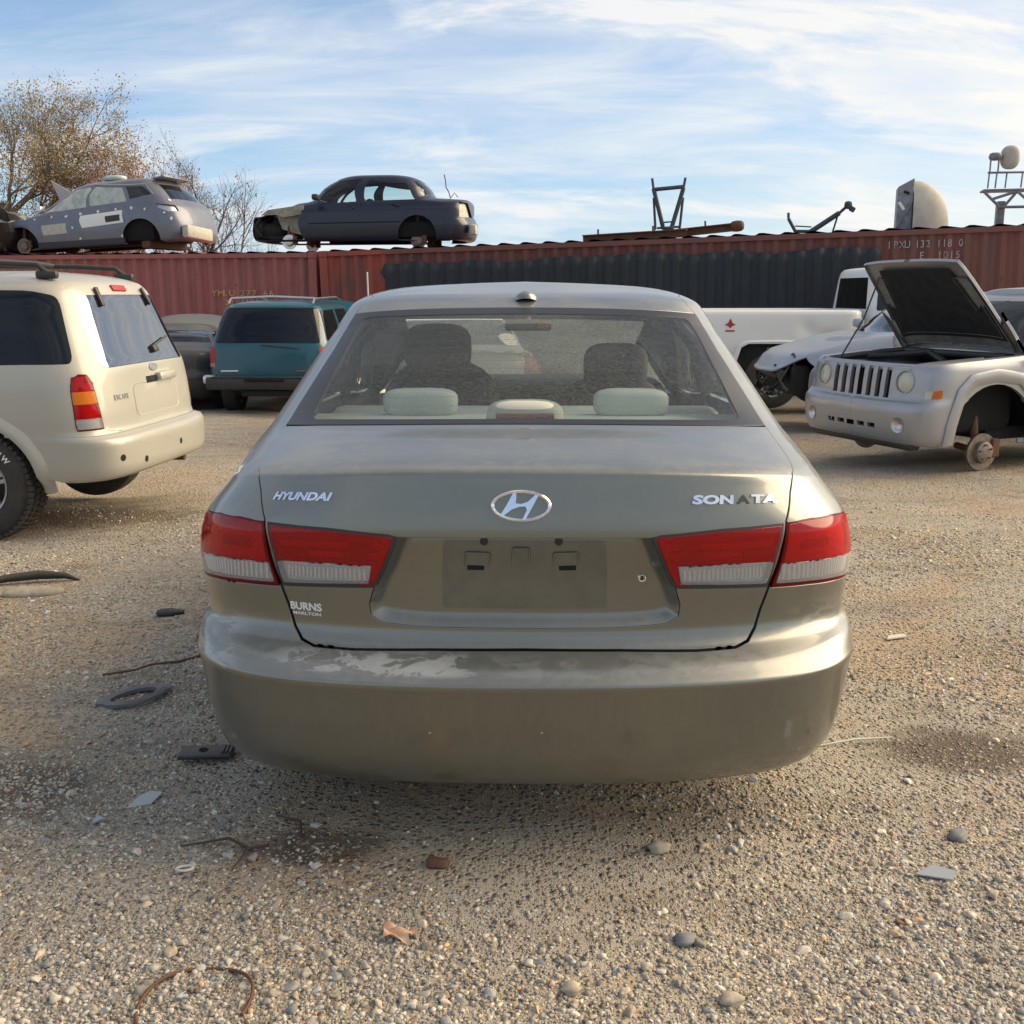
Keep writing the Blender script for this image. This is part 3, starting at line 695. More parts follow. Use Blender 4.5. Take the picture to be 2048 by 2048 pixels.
def build_sonata():
    Y0 = 4.84
    rows = [(r[0]-Y0, *r[1:5], r[5]-Y0, r[6]) for r in SONATA_ROWS]
    S = Surf(rows, vk=SONATA_VK, hl=5.469); HL = S.HL
    root = empty('sedan', (0, Y0, 0), 0, 'dusty grey-green four-door sedan seen squarely from behind, filling the middle', 'car')
    P_ = 'olive_grey_paint'
    gapl = [(-.763, 1.222), (-.75, 1.134), (-.74, 1.063), (-.713, .995), (-.667, .959), (-.618, .921), (-.546, .85), (-.508, .777), (-.468, .684), (-.448, .62), (-.439, .575), (-.422, .547), (-.387, .532), (-.295, .531), (-.146, .542), (0, .546)]
    lens_in = [(-.526, .84), (-.351, .833), (-.221, .821), (-.208, .817), (-.216, .779), (-.226, .739), (-.24, .699), (-.249, .691), (-.347, .687), (-.459, .682), (-.485, .76)]
    clear_in = [(-.478, .744), (-.347, .746), (-.250, .743), (-.255, .698), (-.347, .693), (-.457, .688)]
    lo_top = [(-.549, .842), (-.654, .847), (-.794, .846), (-.976, .832), (-1.10, .805), (-1.16, .775)]
    lo_mid = [(-.501, .742), (-.614, .740), (-.781, .732), (-.96, .717), (-1.14, .700)]
    lo_bot = [(-.482, .68), (-.617, .674), (-.77, .663), (-.953, .645), (-1.12, .632)]
    recess = [(-.206, .817), (-.221, .747), (-.241, .689), (-.253, .646), (-.252, .619), (-.231, .602), (-.152, .595), (0, .595)]
    glass_out = [(0, 1.226), (-.267, 1.226), (-.542, 1.228), (-.76, 1.228), (-.757, 1.334), (-.737, 1.459), (-.73, 1.602), (-.764, 1.804), (-.432, 1.798), (-.188, 1.794), (0, 1.793)]
    glass_in = [(0, 1.253), (-.272, 1.255), (-.511, 1.259), (-.579, 1.259), (-.607, 1.272), (-.612, 1.297), (-.613, 1.367), (-.613, 1.503), (-.632, 1.67), (-.633, 1.741), (-.616, 1.761), (-.558, 1.765), (-.304, 1.752), (-.135, 1.748), (0, 1.749)]
    sp = .014
    # boot lid with its plate recess
    rec = sym([(0, .817)]+recess)
    lid = panel('trunk_lid', S, sym([(0, 1.226), (-.267, 1.226), (-.542, 1.228)]+gapl), [lens_in, mir(lens_in), rec], P_, root, sp, gap=.0042, flange=.045)
    low = [q for q in sym(recess)]
    def rd(U, V):
        d = pdist(low, U, V, False); t = np.clip(d/.022, 0, 1); return -(.024+.13*(V-.62))*t*t*(3-2*t)
    panel('plate_recess', S, rec, (), P_, lid, .009, flange=.0, disp=rd, gap=-.001)
    ghost = [(-.125, .800), (-.125, .632), (.125, .632), (.125, .800)]
    panel('plate_mark', S, fillet(ghost, .006), (), 'olive_grey_ghost', lid, .012, flange=0, disp=lambda U, V: -(.0232+.13*(V-.62)))
    # plate mounting pockets, screws and lock
    def rim(P, U, V, r=.0022, mat=P_, name='mount_pocket'):
        m = on_skin(S, U, V, -(.024+.13*(V-.62))+.0012); bm = bmesh.new(); tube(bm, [m @ Vector((x, y, 0)) for x, y in P], r, 6, True); return bmobj(name, bm, mat, lid, 60)
    for U, q in ((-.069, 1), (.060, -1)):
        P = fillet([(-.031*q, .026), (.031*q, .026), (.031*q, -.006), (.018*q, -.026), (-.031*q, -.026)], .008, 4); o = rim(P, U, .740)
        m = on_skin(S, U, .740, -.0380); bm = bmesh.new(); b2 = bmesh.new(); bbox(b2, (-.004*q, -.017, 0), (.044, .015, .004), (0, 0, 0), .0019, 2); join(bm, b2, m); bmobj('slot', bm, 'matte_black', o)
    rim(fillet([(-.021, .032), (.021, .032), (.021, -.032), (-.021, -.032)], .007, 4), -.005, .746)
    for U, V in ((-.06, .797), (.050, .797)):
        m = on_skin(S, U, V, -(.0225+.13*(V-.62))); bm = bmesh.new(); b2 = bmesh.new(); lathe(b2, [(.0015, .0005), (.0015, .004), (.002, .0045), (.002, .010), (.0, .0105)], 'z', 16); join(bm, b2, m); bmobj('screw_hole', bm, 'dark_trim', lid, 40)
    m = on_skin(S, .186, .701, -.036); bm = bmesh.new(); b2 = bmesh.new(); lathe(b2, [(.001, .0004), (.001, .005), (.004, .0065), (.005, .010), (.002, .0125), (-.006, .0125)], 'z', 20); join(bm, b2, m); lk = bmobj('lock', bm, 'chrome', lid, 40)
    bm = bmesh.new(); b2 = bmesh.new(); bbox(b2, (0, 0, .0022), (.0035, .010, .002)); join(bm, b2, m); bmobj('keyhole', bm, 'matte_black', lk)
    # badges
    def word(s, U0, U1, V, h, mat, sx, shear=0., depth=.0025, off=.001, name='lettering', bold=0.):
        Um = (U0+U1)/2; mt = on_skin(S, Um, V, off); c = text(name, s, h/.7, mat, lid, Matrix.Identity(4), depth, shear, bold)
        xs = [v.co.x for v in c.data.vertices]; wd = max(xs)-min(xs); want = np.linalg.norm(S.at(U1, V)[0]-S.at(U0, V)[0]); k = want/wd
        for v in c.data.vertices:
            x = v.co.x*k; # bend on to the skin
            uu = Um+x/want*(U1-U0); f = on_skin(S, uu, V, off); v.co = f @ Vector((0, v.co.y, v.co.z))
        return c
    word('HYUNDAI', -.547, -.366, .911, .020, 'chrome', 1.1, .12, bold=.0012)
    word('SON', .292, .403, .906, .021, 'chrome', 1.2, .25, bold=.0015)
    word('A', .408, .447, .906, .021, 'dark_trim', 1.2, .25, depth=.0006, bold=.001)
    word('TA', .452, .534, .907, .021, 'chrome', 1.2, .25, bold=.0015)
    word('BURNS', -.446, -.363, .627, .020, 'white_print', 1., 0, .0008, bold=.0008)
    word('MARLTON', -.440, -.366, .609, .008, 'white_print', 1., 0, .0006, bold=.0002)
    m = on_skin(S, -.005, .893, .001); bm = bmesh.new(); A, B = .070, .0355
    rings = []
    for k, (q, z) in enumerate(((1.06, 0), (1.05, .004), (1.0, .0065), (.93, .004), (.92, 0))):
        rings.append([bm.verts.new(m @ Vector((A*q*math.cos(2*math.pi*i/64), (B-(1-q)*A*.9)*math.sin(2*math.pi*i/64), z))) for i in range(64)])
    for a, b in zip(rings, rings[1:]):
        for i in range(64): bm.faces.new((a[i], a[(i+1) % 64], b[(i+1) % 64], b[i]))
    H = [(-.020, .031), (-.013, .034), (-.012, .022), (-.0135, .006), (.000, .0045), (.016, .010), (.034, .027), (.042, .0255), (.022, -.012), (.010, -.034), (.003, -.033), (.014, -.010), (.010, -.0015), (-.004, -.002), (-.022, -.0085), (-.044, -.025), (-.050, -.022), (-.036, .001)]
    top = [bm.verts.new(m @ Vector((x, y, .0055))) for x, y in H]; bot = [bm.verts.new(m @ Vector((x, y, -.001))) for x, y in H]
    bm.faces.new(top)
    for i in range(len(H)): bm.faces.new((top[i], bot[i], bot[(i+1) % len(H)], top[(i+1) % len(H)]))
    bmobj('emblem', bm, 'chrome', lid, 30)
    # tail lamps
    def lamp(name, red, clear, parent, s):
        f = (lambda P: P) if s < 0 else mir
        base = panel(name, S, f(red), (), 'reflector', parent, .014, gap=.003, off=-.016, flange=.02)
        panel('red_lens', S, f(red), [f(clear)] if clear else (), 'red_lens', base, .012, gap=.0035, off=.002, flange=.017)
        if clear: panel('clear_lens', S, f(clear), (), 'clear_lens', base, .012, gap=.0005, off=.0022, flange=.016)
        return base
    out_all = lo_top+lo_bot[::-1]
    out_clear = inset(lo_mid+lo_bot[::-1], .006)
    for s in (-1, 1):
        f = (lambda P: P) if s < 0 else mir
        b1 = lamp('trunk_tail_light', lens_in, clear_in, lid, s)
        # fluted reflectors behind the red
        panel('lamp_frame', S, f(inset(lens_in, -.004)), [f(inset(lens_in, .0035))], 'dark_trim', b1, .02, off=.0005, flange=.014)
        b2 = lamp('tail_light', out_all, out_clear, root, s)
        panel('lamp_frame', S, f(inset(out_all, -.003)), [f(inset(out_all, .0035))], 'dark_red_lens', b2, .02, off=.0005, flange=.014)
        # ribs moulded inside the lamps
        bm = bmesh.new()
        for k in range(19):
            u = -.264-.0102*k; a = S.at([s*-u*-1 if s > 0 else u]*2 if False else [u if s < 0 else -u]*2, [.701, .730]); n = S.normal([u if s < 0 else -u]*2, [.701, .730]); q = a-n*.012
            tube(bm, [tuple(q[0]), tuple(q[1])], .0032, 5)
        bmobj('ribs', bm, 'lamp_white', b1)
        bm = bmesh.new()
        for k in range(24):
            u = -.52-.02*k; v1 = np.interp(-u, [.5, .614, .781, .96, 1.14], [.728, .726, .718, .703, .686]); v0 = np.interp(-u, [.482, .617, .77, .953, 1.12], [.69, .684, .673, .655, .642])
            uu = u if s < 0 else -u; a = S.at([uu]*2, [v0, v1]); n = S.normal([uu]*2, [v0, v1]); q = a-n*.012
            tube(bm, [tuple(q[0]), tuple(q[1])], .0034, 5)
        bmobj('ribs', bm, 'lamp_white', b2)
        bm = bmesh.new()
        for k in range(3):
            v = .752+.026*k; us = np.linspace(-.50, -.235, 12); us = us if s < 0 else -us; a = S.at(us, np.full(12, v)); n = S.normal(us, np.full(12, v)); tube(bm, [tuple(q) for q in a-n*.008], .0035, 5)
        bmobj('reflector_bars', bm, 'red_cell', b1)
        for P in ([(-.505, .828), (-.36, .822), (-.25, .812), (-.246, .80), (-.36, .806), (-.50, .812)], [(-.48, .778), (-.40, .775), (-.40, .748), (-.475, .75)], [(-.30, .80), (-.255, .797), (-.265, .75), (-.31, .752)]): panel('lamp_cell', S, f(P), (), 'red_cell', b1, .02, off=-.007, flange=.004)
        for P in ([(-.58, .832), (-.70, .836), (-.85, .834), (-.85, .82), (-.70, .824), (-.58, .82)], [(-.60, .79), (-.74, .79), (-.74, .765), (-.59, .767)]): panel('lamp_cell', S, f(P), (), 'red_cell', b2, .02, off=-.007, flange=.004)
    # bumper
    side = S.find([(-1.70, .60)], 'yz', (-.5, 0), (0, .6), (-1, 0, 0))[0]
    arch = S.find(arc(-1.34, .315, .362, 158, 212, 12), 'yz', (-.6, 0), (0, .6), (-1, 0, 0))
    bump = [(0, .546)]+gapl[-2:-9:-1]+[(-.482, .68), (-.617, .674), (-.77, .663), (-.953, .645), (-1.12, .632), (-1.22, .62)]+arch[1:]+[(arch[-1][0], .05), (-.9, .035), (-.4, .03), (0, .03)]
    bo = panel('bumper', S, sym(bump), (), 'olive_grey_bumper', root, sp, gap=.0085, flange=.03)
    # small marks and clips on the bumper face
    for U, V in ((-.145, .30), (.025, .305)):
        m = on_skin(S, U, V, .0005); bm = bmesh.new(); b2 = bmesh.new(); lathe(b2, [(.001, .0004), (.0008, .0022), (0, .0035)], 'z', 12); join(bm, b2, m); bmobj('clip', bm, 'sticker_grey', bo)
    # quarter panels with the rear pillars and roof rails, doors, fenders
    win = [(-1.20, 1.115), (-.88, 1.352), (-.45, 1.405), (.05, 1.385), (.62, 1.13), (.86, 1.00), (.4, 1.015), (-.4, 1.05)]
    for s in (-1, 1):
        f = (lambda P: P) if s < 0 else mir
        fx = (-1, 0, 0)
        def yz(P, lo=(-1, 0), hi=(0, 1)): return S.find(P, 'yz', lo, hi, fx)
        archq = yz(arc(-1.34, .315, .362, 158, -12, 26), (-.6, 0), (0, .6))
        wl = yz([(-1.13, 1.09), (-1.16, 1.13), (-1.02, 1.25), (-.86, 1.345), (-.45, 1.40), (.05, 1.38), (.40, 1.24), (.70, 1.06), (.78, .985)])
        qp = [(-.763, 1.222)]+gapl[1:7]+lo_top+[lo_bot[-1], (-1.22, .62)]+archq[1:]+yz([(-.95, .23), (-.80, .23), (-.80, .45), (-.86, .75), (-.88, 1.055)])+wl+[(-HL*.80, 1.24), (-HL*.82, 1.40), (-HL*.83, 1.60), (-HL*.84, 1.80), (-HL*.80, 1.95), (-HL*.6, 1.985), (-HL*.4, 1.985), (-1.3, 1.985), (-1.0, 1.98), (-.806, 1.945), (-.744, 1.858), (-.764, 1.804), (-.73, 1.602), (-.737, 1.459), (-.757, 1.334), (-.76, 1.228)]
        panel('quarter_panel', S, f(qp), (), P_, root, .022, .016, gap=.0035, flange=.02)
        # inner trim of the rear pillar
        panel('pillar_trim', S, f(yz([(-1.16, 1.14), (-1.02, 1.26), (-.86, 1.34)])+[(-.80, 1.78), (-.75, 1.6), (-.76, 1.46), (-.78, 1.34), (-.79, 1.24)]), (), 'tan_trim', root, .04, off=-.045, flange=0, gap=.004)
        d1 = yz([(-.80, .23), (-.80, .45), (-.86, .75), (-.88, 1.055), (-.05, 1.035), (.02, .5), (.02, .23)])
        d2 = yz([(.02, .23), (.02, .5), (-.05, 1.035), (.78, .985), (.95, .8), (.95, .23)])
        for nm, d in (('rear_door', d1), ('front_door', d2)):
            dr = panel(nm, S, f(d), (), P_, root, .05, gap=.003, flange=.02)
            c = np.mean(d, 0); m = on_skin(S, s*-1*-c[0] if s > 0 else c[0], c[1], 0)
            hy = -.72 if nm == 'rear_door' else .12
            hu = yz([(hy, .90)])[0]; m = on_skin(S, hu[0] if s < 0 else -hu[0], hu[1], .012); bm = bmesh.new(); b2 = bmesh.new(); bbox(b2, (0, 0, 0), (.17, .03, .022), (0, 0, 0), .009, 2); join(bm, b2, m); bmobj('handle', bm, P_, dr, 40)
        for nm, a in (('rear', yz([(-1.12, 1.10), (-.98, 1.255), (-.84, 1.338), (-.10, 1.385), (-.08, 1.04)])), ('front', yz([(-.03, 1.04), (-.05, 1.385), (.05, 1.372), (.38, 1.23), (.68, 1.055), (.74, .995)]))):
            panel(nm+'_side_window', S, f(a), (), 'clear_glass', root, .06, gap=.004, off=-.006, flange=0)
        panel('window_pillar', S, f(yz([(-.11, 1.035), (-.10, 1.39), (-.02, 1.385), (-.02, 1.035)])), (), 'dark_trim', root, .05, off=-.004, flange=.03)
        archf = yz(arc(1.39, .315, .362, 192, 20, 22), (-1, 0), (-.3, .6))
        fen = yz([(.95, .23)])+archf+[(-HL*.86, .42), (-HL*.86, .62), (-HL*.87, .80), (-HL*.83, .97)]+[(-HL*.80, 1.215)]+yz([(.80, .975), (.95, .80)])
        panel('front_fender', S, f(fen), (), P_, root, .05, gap=.003, flange=.02)
    panel('front_bumper', S, [(HL*.86, .03), (HL*1.14, .03), (HL*1.14, .62), (HL*1.13, .80), (HL*.87, .80), (HL*.86, .62)], (), P_, root, .06, gap=.003, flange=.03)
    panel('hood', S, [(HL*.87, .80), (HL*1.13, .80), (HL*1.17, .97), (HL*1.20, 1.215), (HL*.80, 1.215), (HL*.83, .97)], (), P_, root, .06, gap=.004, flange=.02)
    panel('windshield', S, [(HL*.825, 1.25), (HL*1.175, 1.25), (HL*1.17, 1.5), (HL*1.16, 1.78), (HL*.84, 1.78), (HL*.83, 1.5)], (), 'dusty_windshield', root, .06, gap=.0, off=-.004, flange=0)
    # roof skin, aerial, rear window
    roof = [(-.764, 1.804), (-.744, 1.858), (-.806, 1.945), (-1.0, 1.98), (-1.3, 1.985), (-HL*.4, 1.985), (-HL*.6, 1.985), (-HL*.80, 1.95), (-HL*.84, 1.81), (-HL*.999, 1.79), (-HL*.999, 2.4685), (-HL*.5, 2.4685), (0, 2.4685)]
    rl = [(0, 1.794), (-.188, 1.795), (-.432, 1.799)]+roof
    panel('roof', S, sym(rl), (), P_, root, .035, .02, gap=.005, flange=.012)
    dl = [(-.764, 1.804), (-.744, 1.858), (-.806, 1.945), (-1.0, 1.98), (-1.3, 1.985), (-HL*.4, 1.985), (-HL*.6, 1.985), (-HL*.80, 1.95)]
    for f in (lambda P: P, mir): panel('roof_ditch', S, f([(u+.02, v+.012) for u, v in dl]+[(u-.02, v-.012) for u, v in dl[::-1]]), (), 'matte_black', root, .03, off=-.007, flange=0)
    bm = bmesh.new(); p = S.at(.002, 1.873)[0]
    b2 = bmesh.new(); lathe(b2, [(-.012, .040), (0, .040), (.010, .034), (.020, .020), (.026, .010), (.030, .0005)], 'z', 20); join(bm, b2, T(tuple(p), (R(-14), 0, 0), (1, 1.25, 1)))
    bmobj('roof_antenna', bm, P_, root, 50)
    rw = panel('rear_window', S, sym(glass_in), (), 'dusty_rear_glass', root, .03, off=-.001, flange=0, gap=-.012)
    panel('window_border', S, sym(glass_out), [sym(glass_in)], 'frit', root, .02, off=.0005, flange=.01, gap=.002)
    bm = bmesh.new()
    for k in range(13):
        v = 1.28+.036*k; us = np.linspace(-.60, .60, 30); a = S.at(us, np.full(30, v))-S.normal(us, np.full(30, v))*.004; tube(bm, [tuple(q) for q in a], .00028, 3)
    bmobj('heater_wires', bm, 'rust_steel', rw)
    panel('headliner', S, sym([(0, 1.84), (-.5, 1.84), (-.75, 1.87), (-.82, 1.97), (-1.3, 2.0), (-HL*.6, 2.0), (-HL*.8, 1.96), (-HL*.9, 1.9), (-HL*.9999, 1.9), (-HL*.9999, 2.46), (-HL*.5, 2.46), (0, 2.46)]), (), 'tan_trim', root, .08, off=-.03, flange=0)
    # structure behind the gaps, cabin
    panel('inner_structure', S, [(-1.18, .06), (1.18, .06), (1.18, .62), (.80, .83), (.70, 1.2), (-.70, 1.2), (-.80, .83), (-1.18, .62)], (), 'matte_black', root, .05, off=-.068, flange=0)
    bm = bmesh.new(); bbox(bm, (0, .05, .30), (1.50, 4.3, .10)); bmobj('floor_pan', bm, 'matte_black', root)
    bm = bmesh.new()
    bm.free()
    for s in (-1, 1):
        bm = bmesh.new(); bbox(bm, (s*.79, .1, .66), (.05, 2.2, .66), (0, 0, 0), .02); bmobj('door_trim', bm, 'dark_cloth', root)
    bm = bmesh.new(); prism(bm, [(-.56, -1.80), (.56, -1.80), (.66, -1.66), (.68, -1.32), (-.68, -1.32), (-.66, -1.66)], 'z', 1.062, 1.080); bmobj('parcel_shelf', bm, 'pale_vinyl', root)
    bm = bmesh.new(); blob(bm, (0, -1.66, 1.105), (.115, .075, .055), 3, .6); bk = bmobj('high_brake_light', bm, 'tan_trim', root, 60)
    bm = bmesh.new(); bbox(bm, (0, -1.735, 1.112), (.17, .02, .03), (0, 0, 0), .004); bmobj('brake_lens', bm, 'dark_red_lens', bk)
    bm = bmesh.new(); bbox(bm, (0, -1.18, .80), (1.34, .16, .58), (R(-14), 0, 0), .05, 3); bbox(bm, (0, -.85, .50), (1.34, .6, .18), (0, 0, 0), .05, 3); bmobj('rear_seat', bm, 'pale_vinyl', root, 50)
    for x in (-.341, .345):
        bm = bmesh.new(); blob(bm, (x, -1.33, 1.118), (.123, .055, .047), 3, .55); cyl(bm, (x-.05, -1.31, 1.0), (x-.05, -1.33, 1.10), .007); cyl(bm, (x+.05, -1.31, 1.0), (x+.05, -1.33, 1.10), .007)
        bmobj('rear_headrest', bm, 'pale_vinyl', root, 60)
    for x, y, z, t in ((-.34, -.58, 1.255, R(-20)), (.37, -.38, 1.172, R(-14))):
        bm = bmesh.new(); blob(bm, (x, y+.06, z-.40), (.25, .07, .36), 3, .6, (t, 0, 0)); blob(bm, (x, y+.40, z-.74), (.25, .28, .09), 3, .6); st = bmobj('front_seat', bm, 'dark_cloth', root, 60)
        bm = bmesh.new(); blob(bm, (x, y-.03, z), (.132, .06, .098), 3, .6); bmobj('front_headrest', bm, 'dark_cloth', st, 60)
    bm = bmesh.new(); bbox(bm, (0, .72, .93), (1.42, .42, .24), (0, 0, 0), .09, 4); bmobj('dashboard', bm, 'dark_trim', root, 50)
    bm = bmesh.new(); tube(bm, [(-.36+.18*math.cos(a), .40+.07*math.sin(a), .98+.165*math.sin(a)) for a in np.linspace(0, 2*math.pi, 29)[:-1]], .016, 8, True)
    cyl(bm, (-.36, .40, .98), (-.36, .62, .90), .05); bbox(bm, (-.36, .40, .98), (.34, .03, .05), (0, 0, 0), .01); bmobj('steering_wheel', bm, 'dark_trim', root, 50)
    bm = bmesh.new(); bbox(bm, (.015, .30, 1.318), (.22, .035, .05), (0, 0, 0), .014, 3); cyl(bm, (.015, .31, 1.33), (.015, .36, 1.39), .01); mr = bmobj('mirror', bm, 'dark_trim', root, 50)
    bm = bmesh.new(); bbox(bm, (.085, .279, 1.322), (.055, .002, .03)); bmobj('mirror_tag', bm, 'amber_lens', mr)
    for x, y in ((-.78, -1.34), (.78, -1.34), (-.78, 1.39), (.78, 1.39)): wheel(root, (x, y, .315), .318, .205, side=-1 if x < 0 else 1)
    bm = bmesh.new(); bbox(bm, (0, -1.34, .30), (1.4, .12, .12), (0, 0, 0), .03); bbox(bm, (.45, -2.0, .30), (.5, .24, .16), (0, 0, 0), .06, 3); bmobj('rear_axle', bm, 'matte_black', root)
    return S
SONATA = build_sonata()
# ---------------------------------------------------------------- the other vehicles
pm('gold_paint', (.41, .40, .345), .36, .15, .5, dust=.30, dcol=(.46, .40, .29))
pm('teal_paint', (.001, .075, .105), .28, .0, .4, dust=.05)
pm('silver_paint', (.36, .37, .385), .34, .55, .5, dust=.30, dcol=(.40, .36, .30))
pm('silver_blue_paint', (.36, .40, .45), .32, .55, .5, dust=.3)
pm('white_paint', (.74, .74, .72), .4, 0, .4, dust=.30, dcol=(.48, .45, .40))
pm('charcoal_paint', (.035, .036, .038), .4, .2, .3, dust=.4)
pm('grey_primer', (.16, .17, .175), .7, dust=.3)
pm('slate_paint', (.14, .155, .195), .36, .4, .5, var=.15, vscale=4, dust=.34, dcol=(.28, .26, .24))
pm('navy_paint', (.004, .008, .026), .36, .0, .25, dust=.04)
pm('bare_fender', (.36, .33, .26), .6, .1, var=.5, vscale=8, vcol=(.12, .07, .05))
pm('underside', (.02, .019, .018), .85, var=.4, vscale=12)
pm('hood_liner', (.018, .02, .022), .95, var=.4, vscale=9, bump=.4, bscale=60)
pm('hood_inner', (.20, .20, .19), .75, var=.5, vscale=9, vcol=(.09, .08, .065))
pm('old_lamp', (.52, .50, .40), .25, .1, .5)
pm('dark_pane', (.006, .008, .012), .06, spec=.4)
pm('sticker_cream', (.52, .50, .42), .6, var=.25, vscale=30)
pm('sticker_red', (.35, .03, .03), .6)
pm('milky_glass', (.46, .50, .46), .3, var=.3, vscale=6)
pm('copper_badge', (.30, .10, .06), .4, .4)

def mirror_pts(P): return [(-u, v) for u, v in P][::-1]
class Vehicle:
    """body skin with arches, doors, panes; local +Y is the front"""
    def __init__(self, name, loc, rz, label, cat, rows, paint, bulge=.012, corner=(.84, .62, .7, .84, .62, .7), tilt=(0, 0), scale=1.):
        self.S = Surf(rows, bulge, corner); self.paint = paint
        self.root = empty(name, loc, rz, label, cat); self.root.rotation_euler = (tilt[0], tilt[1], rz); self.root.scale = (scale,)*3
    def yz(self, P, lo=(-1, 0), hi=(0, 1)): return self.S.find(P, 'yz', lo, hi, (-1, 0, 0))
    def rear(self, P): return self.S.find(P, 'xz', (-.42, 0), (.42, 1), (0, -1, .15))
    def front(self, P):
        S = self.S; q = S.find(P, 'xz', (.58, 0), (1.42, 1), (0, 1, .15)); return q
    def body(self, arches, holes_both=(), holes=(), sp=.07, bsp=.05, flange=.02, vmin=.02, name='body'):
        S = self.S; HL = S.HL; path = [(0, vmin)]
        for y, z, r in arches:
            a = self.yz(arc(y, z, r, 205, -25, 22)); path += [(u, max(v, vmin)) for u, v in a]
        path += [(-HL*.9999, vmin), (-HL*.9999, S.Vmax*.9995), (-HL*.5, S.Vmax*.9995), (0, S.Vmax*.9995)]
        out = []
        for p in path:
            if not out or abs(p[0]-out[-1][0])+abs(p[1]-out[-1][1]) > .004: out.append(p)
        hs = [h for h in holes_both]+[mirror_pts(h) for h in holes_both]+list(holes); hs += [[(u-2*HL, v) for u, v in h] for h in hs if max(u for u, v in h) > HL]
        return panel(name, S, sym(out), hs, self.paint, self.root, sp, bsp, flange=flange)
    def part(self, name, poly, mat=None, holes=(), both=False, parent=None, sp=.06, bsp=.04, gap=.004, off=0., flange=.02, disp=None):
        o = []
        for s in ((-1, 1) if both else (-1,)):
            f = (lambda P: P) if s < 0 else mirror_pts
            o.append(panel(name, self.S, f(poly), [f(h) for h in holes], mat or self.paint, parent or self.root, sp, bsp, gap, off, flange, disp))
        return o[0] if not both else o
    def box(self, name, c, s, mat, bev=.0, rot=(0, 0, 0), parent=None, seg=2, smooth=40):
        bm = bmesh.new(); bbox(bm, c, s, rot, bev, seg); return bmobj(name, bm, mat, parent or self.root, smooth if bev else None)

def badge_word(V, s, p, axes, face, h, width, mat, off=.004, lo=(-1, 0), hi=(1, 1), bold=0.):
    U, W = V.S.find([p], axes, lo, hi, face)[0]; m = on_skin(V.S, U, W, off); o = text('lettering', s, h/.7, mat, V.root, Matrix.Identity(4), .002, 0, bold)
    xs = [v.co.x for v in o.data.vertices]; k = width/(max(xs)-min(xs)); o.data.transform(m @ Matrix.Diagonal((k, 1, 1, 1))); return o

